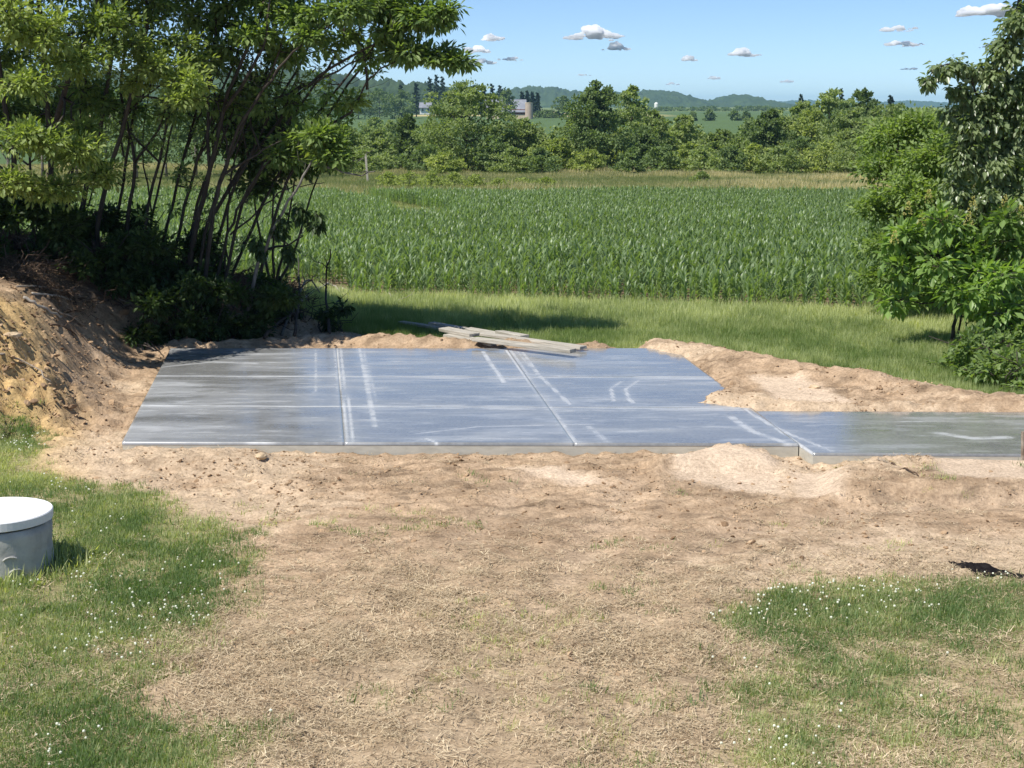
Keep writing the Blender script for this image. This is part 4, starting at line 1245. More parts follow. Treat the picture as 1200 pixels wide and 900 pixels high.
SHADE_CANOPY = [(-16, 19.4), (-9.9, 19.5), (-9.1, 20.2), (-8.3, 21.1), (-7.2, 21.8), (-6.1, 22.0), (-5.6, 23.5), (-6, 25), (-16, 25)]  # outline of unseen leaf clumps added above the view to shade the bank
k = 0
while k < 120:
    q = (RNG.uniform(-13, -5.4), RNG.uniform(19.4, 25))
    if not inside(np.array([q[0]]), np.array([q[1]]), SHADE_CANOPY)[0]: continue
    k += 1
    T.clump((q[0], q[1], RNG.uniform(5.9, 7.2)), (.85, .85, .5), 150, leaf=.2, tint=.4, twigs=7, width=.55, mat='leaf_green')
T.done()
# 2 second bright spray with upright stems
T = Tree('tree', gbase(112, 322, 24.2), 'slim dark stemmed tree with a bright leaf spray at upper left centre', group='trees of the left thicket', mat='leaf_lit')
T.stem([gbase(112, 322, 24.2), at(118, 240, 24.2), at(150, 130, 24), at(170, 30, 23.6), at(180, -120, 23.6)], .045, .02)
T.stem([gbase(88, 322, 24.5), at(98, 230, 24.5), at(125, 110, 24.3), at(135, -10, 24.2), at(140, -120, 24.2)], .05, .02)
for a in [(190, 78, 22.4, 42, 18, 380), (222, 98, 22.3, 34, 16, 320), (168, 62, 22.6, 34, 20, 280), (205, 52, 22.8, 34, 16, 240), (212, 118, 22.2, 30, 9, 200), (160, 95, 23, 30, 16, 200), (232, 75, 23, 26, 16, 160)]:
    T.pclump(*a, leaf=.088, tint=.6, twigs=14, width=.5)
for a in [(180, 10, 23.6, 50, 24, 330), (150, -40, 23.6, 60, 40, 400), (215, -40, 23.6, 60, 40, 400), (120, 120, 24.4, 40, 26, 200), (170, -120, 23.6, 100, 50, 700)]:
    T.pclump(*a, leaf=.11, tint=.4, twigs=12, mat='leaf_green')
T.done()
# 3-8 thicket stems: (base, via.., r, crown clumps)
stems = [
    ('dark forked stem rising straight through the thicket', (148, 322, 24.6), [[(150, 250, 24.6), (158, 190, 24.6), (142, 110, 24.6), (150, 20, 24.4), (160, -90, 24.4)], [(158, 190, 24.6), (185, 150, 24.4), (205, 90, 24.2), (225, 10, 24), (240, -80, 24)]], .06,
     [(150, 20, 24.4, 36, 20, 120), (235, 20, 24, 34, 22, 170), (165, -60, 24.4, 70, 40, 400), (240, -50, 24, 60, 40, 400)]),
    ('tall thin stem with a gently curving top left of the cluster', (172, 326, 25.2), [[(178, 250, 25.2), (200, 160, 25), (214, 60, 24.8), (222, -60, 24.8)], [(178, 250, 25.2), (166, 170, 25.2), (178, 80, 25.2), (172, -40, 25.2)]], .04,
     [(262, 30, 24.6, 30, 22, 160), (215, -50, 24.8, 70, 40, 400)]),
    ('thick right leaning stem in the middle of the thicket', (215, 330, 24.4), [[(228, 270, 24.3), (246, 200, 24.2), (268, 110, 24), (300, 30, 23.8), (330, -70, 23.8)], [(246, 200, 24.2), (243, 120, 24.2), (252, 40, 24.2), (248, -60, 24.2)], [(262, 130, 24), (290, 90, 23.6), (312, 40, 23.4), (318, -40, 23.4)]], .085,
     [(300, 45, 23.6, 30, 20, 240), (330, 12, 23.8, 40, 22, 330), (270, 5, 24, 40, 24, 260), (250, 60, 24.2, 24, 20, 110), (320, -60, 23.8, 80, 40, 600), (262, -70, 24, 80, 40, 500)]),
    ('mottled leaning stem with peeling bark', (232, 332, 24), [[(248, 262, 23.9), (262, 205, 23.8), (280, 150, 23.6), (310, 105, 23.4), (345, 60, 23.2), (400, 20, 23.2)], [(262, 205, 23.8), (300, 180, 23.6), (330, 165, 23.5)]], .06,
     [(365, 40, 23.2, 26, 14, 170), (400, 12, 23.2, 36, 18, 300), (352, 18, 23.4, 28, 16, 200), (380, -50, 23.2, 40, 24, 160)]),
    ('long low arching stem reaching right over the field', (244, 336, 24.4), [[(262, 290, 24.4), (284, 235, 24.3), (310, 195, 24.2), (336, 172, 24), (372, 150, 23.8)], [(270, 275, 24.4), (300, 250, 24.3), (325, 228, 24.3), (352, 218, 24.2), (380, 214, 24)]], .045,
     [(352, 165, 24, 30, 16, 260), (385, 160, 23.6, 26, 18, 300), (330, 185, 24, 32, 12, 220)]),
    ('bare forked stem leaning right beneath the overhanging bough', (282, 345, 23.8), [[(300, 320, 23.7), (318, 275, 23.6), (345, 225, 23.5), (366, 190, 23.4), (388, 165, 23.4)], [(366, 190, 23.4), (392, 198, 23.3), (418, 205, 23.3), (440, 200, 23.3)]], .055,
     [(395, 182, 23.4, 24, 22, 300), (372, 158, 23.4, 24, 12, 220)]),
    ('leaning forked tree whose bough overhangs the slab', (215, 335, 25), [[(240, 270, 24.9), (282, 200, 24.7), (322, 150, 24.5), (360, 100, 24.2), (420, 62, 23.9), (480, 35, 23.7), (530, 20, 23.6)],
       [(322, 150, 24.5), (345, 110, 24.2), (395, 82, 24), (440, 55, 23.9), (470, 10, 23.8)], [(385, 148, 24.2), (412, 130, 24), (432, 95, 23.9), (470, 70, 23.8), (540, 74, 23.6)], [(430, 105, 24), (428, 70, 24), (418, 40, 24), (440, 0, 24), (450, -60, 24)],
       [(360, 100, 24.2), (330, 112, 24.2), (312, 120, 24.2)]], .06, []),
    ('slender upright stem at the right of the thicket', (262, 335, 24.8), [[(266, 270, 24.8), (272, 200, 24.8), (300, 120, 24.6), (318, 50, 24.6), (330, -40, 24.6)]], .035, [(300, 100, 24.6, 22, 16, 90), (322, 62, 24.6, 22, 14, 100)]),
    ('thin dark stem at the far left of the thicket', (38, 322, 25.5), [[(40, 250, 25.5), (34, 150, 25.5), (36, 20, 25.5), (30, -80, 25.5)]], .045, [(30, 20, 25.5, 50, 40, 300), (36, -60, 25.5, 80, 50, 500)]),
    ('pair of close thin stems left of the forked one', (98, 324, 25.6), [[(96, 250, 25.6), (104, 160, 25.6), (96, 60, 25.6), (92, -60, 25.6)], [(104, 240, 25.6), (116, 180, 25.6), (112, 90, 25.6)]], .04, [(100, -20, 25.6, 70, 50, 500), (110, 120, 25.6, 40, 26, 200)]),
]
for lb, b0, paths, r, cl in stems:
    B = gbase(*b0)
    T = Tree('tree', B, lb, group='trees of the left thicket', bark='bark' if 'bare' not in lb else 'grey_bark')
    for k, pth in enumerate(paths):
        pp = [at(*q) for q in pth]
        if k == 0: pp = [B] + pp
        rr = r * .62 if k == 0 else r * .38
        path = T.stem(pp, rr, rr * .3)
        for q in range(2, len(path) - 1, 2):     # fine dead twigs
            if RNG.uniform() < .6:
                d = rdir(1)[0]; d[2] = abs(d[2]) * .8
                e = path[q] + d * RNG.uniform(.25, .8)
                tw = T.twig(path[q], e, .007, .002, 5, .09, 3)
                if RNG.uniform() < .5: T.twig(tw[2], tw[2] + rdir(1)[0] * .3, .004, .0015, 4, .1, 3)
    for a in cl: T.pclump(*a, leaf=.12, tint=.5, twigs=10, width=.45)
    if 'overhangs' in lb:
        for a in [(470, 14, 23.7, 40, 16, 420), (505, 22, 23.6, 32, 14, 360), (522, 12, 23.6, 22, 10, 180), (455, 40, 23.8, 30, 12, 240), (478, 62, 23.8, 34, 12, 300), (510, 66, 23.7, 28, 10, 260), (537, 72, 23.6, 18, 8, 150), (440, 8, 23.8, 34, 12, 200), (400, 45, 24, 24, 12, 150),
                  (470, -25, 23.8, 40, 14, 160)]:
            T.pclump(*a, leaf=.13, tint=.5, twigs=10, width=.42, droop=.4)
        for a in [(380, 175, 23.5, 22, 20, 240), (415, 118, 24, 14, 8, 60)]:
            T.pclump(*a, leaf=.12, tint=.75, twigs=9, mat='leaf_lit')
    T.done()
thin = [(70, 1.5, 'behind the bright leaves'), (128, 1.9, 'between the forked stem and the pair'), (160, 2.4, 'just right of the forked stem'), (185, 2.8, 'crossing the tall thin stem'), (196, 3.4, 'left of the thick leaning stem'), (208, 4.0, 'close to the thick leaning stem'),
        (222, 4.4, 'tangled with the mottled stem'), (236, 5.2, 'right of the mottled stem'), (250, 6.0, 'below the arching stem'), (268, 6.6, 'beside the slender upright one'), (290, 6.0, 'right end of the thicket')]
for px, ln, lb in thin:
    Y = 24.2 + RNG.uniform(0, 1.6)
    B = gbase(px, 328, Y)
    T = Tree('tree', B, 'thin dark leaning sapling, ' + lb, group='trees of the left thicket', mat='leaf_green')
    e = [at(px + ln * 6, 240, Y), at(px + ln * 15, 140, Y - .2), at(px + ln * 24, 60, Y - .4), at(px + ln * 28, -30, Y - .4)]
    path = T.stem([B] + e, .03, .012)
    p2 = T.stem([path[6], path[6] + [RNG.normal(0, .3), 0, .7], path[6] + [RNG.normal(.3, .4), 0, 1.6], path[6] + [RNG.normal(.4, .5), 0, 2.4]], .018, .007)
    for P_ in (path, p2):
        for q in range(3, len(P_) - 1):
            if RNG.uniform() < .75:
                d = rdir(1)[0]; d[2] = abs(d[2]) * .9 + .2
                tw = T.twig(P_[q], P_[q] + d * RNG.uniform(.3, .9), .007, .002, 5, .09, 3)
                if RNG.uniform() < .45: T.clump(tw[-1], (.14, .14, .1), 10, leaf=.11, tint=.45, twigs=2, limb=False)
    for q in range(9):
        P_ = path if q % 2 else p2
        T.clump(P_[int(RNG.integers(3, len(P_)))] + rdir(1)[0] * .3, (.3, .3, .24), 24, leaf=.085, tint=RNG.uniform(.3, .8), twigs=4, mat='leaf_lit' if q % 3 == 0 else 'leaf_green')
    for q in range(3): T.clump(path[-2 - q * 3] + rdir(1)[0] * .2, (.35, .35, .22), 60, leaf=.12, tint=.5, twigs=7)
    T.done()
# leafy shrub at the right foot of the thicket and dark undergrowth
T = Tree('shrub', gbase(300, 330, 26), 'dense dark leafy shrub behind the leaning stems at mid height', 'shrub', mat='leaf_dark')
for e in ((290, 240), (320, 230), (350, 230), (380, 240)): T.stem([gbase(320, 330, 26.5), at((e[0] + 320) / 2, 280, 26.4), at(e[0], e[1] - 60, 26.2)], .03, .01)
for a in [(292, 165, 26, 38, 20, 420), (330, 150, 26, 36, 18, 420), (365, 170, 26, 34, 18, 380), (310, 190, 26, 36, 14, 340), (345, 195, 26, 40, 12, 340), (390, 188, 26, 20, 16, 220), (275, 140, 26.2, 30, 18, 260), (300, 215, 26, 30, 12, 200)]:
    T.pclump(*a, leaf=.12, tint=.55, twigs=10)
T.done()
under = [(-20, 300, 23.8, 'at the left photo edge'), (30, 296, 24, 'second along the bank top'), (75, 300, 24.4, 'below the pair of thin stems'), (120, 300, 24.2, 'round the forked stem'), (165, 300, 24.6, 'left of the leaning stems'), (205, 305, 24, 'at the foot of the leaning stems'),
         (245, 315, 24.2, 'under the arching stem'), (285, 318, 24.6, 'right end under the bare stem'), (60, 275, 25.6, 'behind the left stems'), (150, 278, 25.8, 'behind the forked stem'), (230, 285, 25.4, 'behind the leaning stems')]
for px, py, Y, lb in under:
    Y -= .8
    B = gbase(px, py + 20, Y)
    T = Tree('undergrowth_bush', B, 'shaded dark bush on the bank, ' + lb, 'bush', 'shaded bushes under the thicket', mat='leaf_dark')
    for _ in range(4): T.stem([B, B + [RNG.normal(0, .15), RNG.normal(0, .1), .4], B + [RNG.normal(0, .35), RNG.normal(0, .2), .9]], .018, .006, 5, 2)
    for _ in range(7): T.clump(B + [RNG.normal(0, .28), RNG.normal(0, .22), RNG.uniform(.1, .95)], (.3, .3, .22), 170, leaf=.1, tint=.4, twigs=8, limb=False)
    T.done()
# hanging dark wilted sprays near the bare stem
for px, py, lb in [(329, 265, 'beside the bare stem'), (371, 262, 'on the thin arching twig'), (302, 292, 'low beside the bare stem'), (338, 298, 'over the dead limbs'), (352, 248, 'small, highest')]:
    T = Tree('wilted_spray', at(px, py - 14, 23.6), 'hanging dark wilted leaf spray, ' + lb, 'leaf spray', 'wilted sprays hanging over the bank end', mat='leaf_dark')
    a = at(px, py - 12, 23.6); s0 = at(px - 22, py + (25 if px > 345 else -4), 23.6)
    T.stem([s0, (s0 + a) / 2 + [0, 0, .12], a], .007, .004, 4, 3)
    T.clump(a - [0, 0, .16], (.09, .07, .2), 60, leaf=.13, tint=.25, twigs=6, limb=False, droop=1.5)
    T.done()

# ------------------------------------------------------------------ right-hand bushes
GR = 'shrubs and trees at the right edge'
T = Tree('shrub', gbase(1060, 400, 27.5), 'tall fine leaved green hedge shrub left of the drooping tree', 'shrub', GR, mat='leaf_green')
for e in (1030, 1060, 1090, 1120): T.stem([gbase(1075, 400, 27.5), at((e + 1075) / 2, 300, 27.4), at(e, 190, 27.3)], .035, .01)
for a in [(1050, 160, 28, 40, 20, 380), (1085, 150, 28, 40, 20, 380), (1120, 165, 27.6, 40, 24, 380), (1045, 200, 27.6, 44, 22, 460), (1090, 205, 27.4, 44, 26, 480), (1040, 245, 27.2, 38, 24, 420), (1080, 255, 27, 44, 26, 460), (1038, 290, 26.8, 34, 22, 380), (1030, 325, 26.6, 26, 16, 260), (1070, 310, 26.5, 36, 22, 360),
          (1130, 215, 27.4, 36, 36, 400), (1130, 290, 27, 36, 40, 400), (1170, 200, 27.6, 40, 50, 450), (1170, 300, 27.2, 40, 50, 450), (1215, 240, 27.4, 40, 80, 500), (1060, 225, 26.6, 40, 26, 360), (1100, 240, 26.4, 40, 30, 360), (1100, 180, 26.8, 40, 26, 360), (1060, 350, 26.3, 30, 14, 220), (1100, 340, 26.2, 36, 24, 260), (1140, 350, 26.2, 40, 30, 300), (1180, 360, 26, 40, 30, 300), (1032, 180, 28.4, 26, 16, 180)]:
    T.pclump(*a[:5], int(a[5] * 1.9), leaf=.095, tint=.7, twigs=18, width=.55)
T.done()
T = Tree('drooping_tree', gbase(1180, 430, 24.5), 'tall tree with drooping grey green leaves at the right edge', 'tree', GR, mat='leaf_grey', bark='bark')
T.stem([gbase(1185, 432, 24.5), at(1180, 300, 24.5), at(1172, 160, 24.4), at(1190, 40, 24.3), at(1215, -150, 24.3)], .07, .03)
T.stem([at(1174, 190, 24.4), at(1150, 120, 24.1), at(1125, 82, 23.9), at(1098, 78, 23.8), at(1083, 100, 23.8)], .025, .006)
T.stem([at(1172, 160, 24.4), at(1160, 110, 24), at(1172, 60, 24), at(1195, 20, 24)], .03, .01)
T.stem([at(1180, 300, 24.5), at(1150, 260, 24.2), at(1125, 240, 24)], .03, .01)
for a in [(1087, 97, 23.8, 9, 10, 34), (1105, 82, 23.8, 14, 12, 60), (1122, 78, 23.9, 14, 12, 70), (1140, 84, 24, 14, 10, 60), (1122, 108, 23.9, 12, 14, 50), (1140, 118, 24, 20, 18, 110), (1112, 135, 24, 10, 16, 40), (1135, 150, 24, 20, 22, 120), (1160, 90, 24, 18, 20, 90), (1180, 60, 24, 22, 26, 160),
          (1200, 30, 24, 26, 26, 220), (1185, 110, 24.1, 22, 26, 140), (1160, 140, 24, 22, 24, 140), (1130, 190, 24, 22, 26, 150), (1160, 190, 24, 26, 28, 200), (1190, 170, 24.2, 26, 34, 220), (1120, 225, 24, 16, 22, 90), (1150, 235, 24, 26, 26, 200), (1185, 240, 24, 28, 30, 260), (1175, 290, 24, 30, 26, 220),
          (1220, 100, 24.3, 40, 60, 500), (1230, 0, 24.3, 50, 50, 500), (1230, 220, 24.3, 50, 60, 500), (1240, -120, 24.3, 80, 70, 900), (1300, -30, 24.3, 80, 90, 900), (1320, 150, 24.3, 90, 100, 900), (1190, -50, 24.2, 30, 30, 200), (1165, 115, 24.2, 26, 26, 160), (1145, 175, 24.1, 24, 26, 150), (1130, 260, 24, 22, 22, 120), (1175, 215, 24.1, 28, 28, 180), (1200, 140, 24.1, 24, 30, 180)]:
    T.pclump(*a[:5], int(a[5] * 1.7), leaf=.11, tint=.55, twigs=12, width=.6, droop=1.1)
T.done()
T = Tree('sumac_shrub', gbase(1115, 432, 23.6), 'broad leaved shrub with yellow flower spikes under the drooping tree', 'shrub', GR, mat='leaf_sumac')
T.stem([gbase(1113, 430, 23.6), at(1117, 390, 23.6), at(1120, 355, 23.6), at(1100, 300, 23.5)], .04, .014)
T.stem([gbase(1128, 432, 23.7), at(1124, 380, 23.7), at(1132, 340, 23.7), at(1140, 280, 23.6)], .022, .01)
T.stem([gbase(1140, 436, 23.8), at(1134, 390, 23.8), at(1126, 350, 23.8)], .016, .008)
for a in [(1048, 292, 23.6, 22, 14, 110), (1075, 275, 23.5, 26, 14, 160), (1105, 275, 23.4, 26, 14, 170), (1140, 275, 23.4, 28, 16, 190), (1172, 262, 23.4, 26, 14, 170), (1060, 318, 23.6, 30, 18, 170), (1095, 310, 23.6, 30, 20, 190), (1130, 305, 23.6, 28, 18, 170), (1165, 300, 23.5, 28, 20, 180), (1195, 280, 23.5, 24, 24, 160),
          (1050, 340, 23.8, 26, 12, 110), (1085, 343, 23.7, 26, 12, 120), (1150, 345, 23.7, 30, 16, 150), (1185, 320, 23.6, 28, 24, 170), (1120, 290, 23.6, 34, 20, 180)]:
    T.pclump(a[0] + RNG.normal(0, 8), a[1] + RNG.normal(0, 12), a[2] + RNG.normal(0, .25), a[3] * RNG.uniform(.7, 1.2), a[4] * RNG.uniform(.9, 1.7), int(a[5] * .42), leaf=.17, tint=RNG.uniform(.35, .7), twigs=8, width=.5, droop=.35)
    if RNG.uniform() < .6: T.pclump(a[0] + RNG.normal(0, 10), a[1] + RNG.normal(0, 16), a[2] + .3, a[3], a[4] * 1.4, int(a[5] * .5), leaf=.09, tint=.55, twigs=9, mat='leaf_green')
sp_L = []
for px, py in [(1048, 280), (1064, 246), (1080, 258), (1088, 232), (1107, 256), (1135, 258), (1140, 240), (1177, 238), (1196, 250)]:
    a = at(px, py + 6, 23.3)
    mb = MB()
    for q in range(46):
        u = RNG.uniform(0, 1); rr = .055 * (1 - u) + .008; an = RNG.uniform(0, 6.28)
        mb_c = a + [rr * math.cos(an), rr * math.sin(an), u * .2]
        mb.tube([mb_c, mb_c + [0.015 * math.cos(an), .015 * math.sin(an), .014]], [.009, .004], 4, tint=RNG.uniform(0, 1))
    mb.build('flower_spike', M['panicle'], T.root)
T.done()
T = Tree('sumac_shrub', gbase(1190, 436, 23), 'lower bright leaved shrub with thin pale stems right of the dark trunk', 'shrub', GR, mat='leaf_sumac', bark='grey_bark')
T.stem([gbase(1198, 440, 23), at(1190, 400, 23), at(1182, 375, 23), at(1175, 345, 23)], .026, .012)
T.stem([gbase(1172, 436, 23.2), at(1169, 400, 23.2), at(1168, 372, 23.2), at(1160, 340, 23.2)], .018, .01)
for a in [(1118, 335, 23.1, 24, 12, 130), (1145, 342, 23, 24, 14, 150), (1172, 335, 22.9, 24, 16, 160), (1130, 358, 23.1, 22, 9, 90), (1165, 362, 23, 26, 12, 130), (1195, 350, 23, 22, 18, 130), (1150, 325, 23, 22, 10, 100), (1190, 375, 23, 16, 8, 60)]:
    T.pclump(a[0] + RNG.normal(0, 5), a[1] + RNG.normal(0, 6), a[2] + RNG.normal(0, .15), a[3], a[4] * 1.2, int(a[5] * .45), leaf=.17, tint=RNG.uniform(.6, .95), twigs=7, width=.42, droop=.35)
T.done()
for px, py, w, lb in [(1188, 450, 30, 'lower right, touching the soil edge'), (1165, 438, 22, 'left of the lower right one'), (1215, 430, 30, 'cut by the photo edge'), (1140, 430, 16, 'small, beside the dark trunk'), (1180, 405, 26, 'under the bright leaved shrub')]:
    B = on_level(px, py + 8, -0.1)
    B[2] = gz(B[0], B[1]) - .03
    T = Tree('low_shrub', B, 'low dark green leafy shrub, ' + lb, 'shrub', 'low shrubs at the right edge', mat='leaf_green')
    for _ in range(5): T.stem([B, B + [RNG.normal(0, .12), RNG.normal(0, .08), .25], B + [RNG.normal(0, .28), RNG.normal(0, .15), .55]], .014, .005, 5, 2)
    for _ in range(8): T.clump(B + [RNG.normal(0, w * .008), RNG.normal(0, .18), RNG.uniform(.06, .55)], (.2, .2, .16), 50, leaf=.1, tint=.45, twigs=7, limb=False)
    T.done()

# ------------------------------------------------------------------ dead wood, roots, logs on the bank
def gtop(px, py, guess):
    """point where the sight line through (px, py) meets the ground"""
    d = ray(px, py); lo = guess - 4; 
    t = np.arange(max(6, guess - 5), guess + 9, 0.04)
    P = np.stack([d[0] / d[1] * t, t, EYE + d[2] / d[1] * t], 1)
    k = np.nonzero(P[:, 2] <= gzs(P[:, 0], P[:, 1]))[0]
    if len(k): return P[k[0]]
    return at(px, py, guess)

def branch(name, pp, r0, r1, mat, label, cat, group=None, forks=2, guess=22, lift=0.05, hold=None):
    pts = []
    for q in pp:
        p = gtop(q[0], q[1], guess) if hold is None else at(q[0], q[1], hold)
        pts.append(p + [0, 0, lift + (q[2] if len(q) > 2 else 0)])
    mb = MB()
    p = smooth_path(pts, 4); p[1:-1] += RNG.normal(0, .012, (len(p) - 2, 3))
    mb.tube(p, np.linspace(r0, r1, len(p)), 7)
    for _ in range(forks):
        i = int(RNG.integers(2, len(p) - 1)); d = rdir(1)[0]; d[2] = abs(d[2]) * .6
        mb.tube(bent(p[i], p[i] + d * RNG.uniform(.2, .6), 5, .08), np.linspace(r1 * 1.1, .003, 5), 5)
    o = mb.build(name, M[mat], smooth=True)
    return tag(o, label, cat, group)

DW = 'dead wood lying on the bank'
branch('dead_branch', [(28, 353), (45, 362), (62, 371), (72, 375)], .024, .016, 'pale_bark', 'pale sunlit stick lying on the top of the sandy bank', 'branch', DW, 0, 20)
branch('dead_branch', [(38, 348), (60, 350), (84, 355)], .018, .01, 'pale_bark', 'short pale stick just above the sunlit one', 'branch', DW, 0, 20)
branch('dead_branch', [(62, 366), (80, 374), (100, 384)], .012, .008, 'stick', 'thin straight stick pointing down towards the slab', 'branch', DW, 0, 20)
branch('log', [(200, 338), (225, 352), (252, 366), (276, 380)], .06, .045, 'grey_bark', 'grey log lying diagonally in the shade, upper of two', 'log', DW, 1, 23, .06)
branch('log', [(168, 336), (190, 346), (210, 356)], .055, .045, 'bark', 'dark short log left of the grey logs', 'log', DW, 0, 23, .06)
branch('log', [(202, 350), (235, 366), (268, 384)], .04, .03, 'stick', 'thinner grey log below the upper one', 'log', DW, 1, 23, .05)
for k, (pp, lb) in enumerate([([(5, 300), (40, 290, .1), (80, 306)], 'arched grey root at the top left of the bank'), ([(60, 318), (90, 322, .1), (120, 330)], 'thin root crossing the shaded bank top'),
              ([(110, 305), (130, 318, .15), (150, 340)], 'curved root below the forked stem'), ([(0, 320), (30, 328), (55, 338)], 'root along the left bank edge'), ([(130, 350), (160, 362), (190, 372)], 'thin branch on the dark slope'),
              ([(180, 376), (192, 368, .1), (200, 380), (196, 388)], 'hooked root above the slab corner'), ([(140, 392), (160, 402), (182, 414)], 'thin stick at the foot of the shaded slope'), ([(150, 380), (170, 396), (190, 420)], 'long dark stick running down to the slab'),
              ([(0, 420), (30, 430), (60, 452)], 'thin root over the yellow sand'), ([(60, 385), (90, 395), (110, 412)], 'root on the sunny side of the bank'), ([(240, 372), (262, 366, .08), (292, 372)], 'crooked branch right of the logs'),
              ([(95, 345), (130, 352), (150, 366)], 'root in the middle of the dark slope'), ([(20, 340), (60, 342), (100, 352)], 'grey root lying along the shade line')]):
    branch('root', pp, .016, .006, 'root' if k % 2 else 'stick', lb, 'root', 'roots and twigs on the bank', 2, 22)
DL = 'dead limbs at the right end of the bank'
for pp, mt, lb, fk in [([(278, 392), (290, 378, .1), (305, 352, .3), (315, 330, .5)], 'grey_bark', 'upright split dead limb beside the bare stem', 3), ([(300, 330, .5), (335, 326, .5), (352, 318, .5)], 'bark', 'dark limb sticking out level over the bank end', 3),
                ([(330, 395), (345, 372, .2), (362, 350, .3), (375, 358, .2)], 'grey_bark', 'arched pale limb over the grass', 3), ([(352, 362, .1), (385, 346, .2), (400, 350, .1), (412, 356)], 'pale_bark', 'pale arched limb reaching right onto the grass', 2),
                ([(400, 345, .1), (425, 350), (452, 362)], 'pale_bark', 'thin pale limb lying on the grass toward the planks', 1), ([(455, 350, .1), (465, 358), (480, 368)], 'pale_bark', 'short pale limb end left of the planks', 1),
                ([(345, 395), (352, 368, .3), (350, 335, .6)], 'bark', 'dark upright broken limb', 4), ([(386, 392, .0), (382, 360, .3), (388, 330, .5)], 'bark', 'rightmost dark upright limb with twigs', 5),
                ([(310, 398), (335, 388, .2), (360, 378, .2)], 'bark', 'low tangled limb at the soil edge', 3)]:
    branch('dead_limb', pp, .028, .009, mt, lb, 'branch', DL, fk, 25, .03)
for px, py, Y, lb in [(350, 345, 25.2, 'left'), (385, 345, 25, 'right'), (325, 365, 24.8, 'lowest')]:
    B = gbase(px, py + 25, Y)
    T = Tree('brush_heap', B, 'dark tangled brush clump over the bank end, ' + lb + ' of three', 'brush', 'brush clumps at the bank end', mat='leaf_dark')
    for _ in range(16): T.twig(B + [RNG.normal(0, .1), RNG.normal(0, .1), 0], B + [RNG.normal(0, .28), RNG.normal(0, .2), RNG.uniform(.15, .7)], .012, .004, 5, .12)
    for _ in range(3): T.clump(B + [RNG.normal(0, .12), RNG.normal(0, .1), RNG.uniform(.1, .45)], (.14, .14, .16), 60, leaf=.11, tint=.3, twigs=5, limb=False, droop=.8)
    T.done()
branch('stick', [(974, 522), (992, 529), (1012, 533)], .014, .007, 'stick', 'grey stick lying across the walk edge', 'stick', 'sticks on the soil before the walk', 0, 16, .03)
branch('stick', [(1045, 545), (1060, 552), (1076, 560)], .012, .006, 'root', 'dark stick in the sand right of the grey one', 'stick', 'sticks on the soil before the walk', 0, 15, .02)
branch('stick', [(1012, 535), (1028, 538), (1040, 543)], .006, .004, 'stick', 'thin twig between the two sticks', 'stick', 'sticks on the soil before the walk', 0, 15, .02)

# ------------------------------------------------------------------ stacked old boards behind the slab
PL = 'old boards piled behind the slab'
boards = [ # px0, py0, px1, py1, z lift, width, thick, label
    (556, 391, 672, 405, .26, .14, .05, 'long top board of the pile, nearest the right end'), (562, 387, 684, 402, .20, .16, .05, 'longest board, reaching furthest right'), (524, 389, 580, 400, .16, .16, .05, 'short thick board at the lower left of the pile'),
    (520, 380, 556, 387, .24, .2, .05, 'broad short board on the left top of the pile'), (548, 384, 600, 392, .11, .15, .05, 'board under the long top one'), (470, 375, 530, 386, .06, .12, .04, 'thin board sticking out left toward the limbs'),
    (575, 398, 640, 406, .05, .15, .05, 'bottom board nearest the slab'), (585, 385, 615, 391, .17, .16, .05, 'short board behind the long ones'), (505, 376, 545, 383, .12, .14, .04, 'pale board behind the broad short one'),
    (528, 394, 556, 400, .06, .14, .05, 'small offcut at the lower left')]
for x0, y0, x1, y1, lz, w, th, lb in boards:
    a = on_level(x0, y0, lz - .08); b = on_level(x1, y1, lz - .08)
    c = (a + b) / 2; L_ = np.linalg.norm(b - a)
    c[2] = -0.08 + lz * .7
    an = math.atan2(b[1] - a[1], b[0] - a[0])
    mb = MB(); mb.box((0, 0, 0), (L_, w, th), 0, RNG.normal(0, .006), .004)
    o = mb.build('plank', M['wood'], bevel=.006); o.location = tuple(c); o.rotation_euler = (RNG.normal(0, .05), 0, an)
    tag(o, lb, 'board', PL)

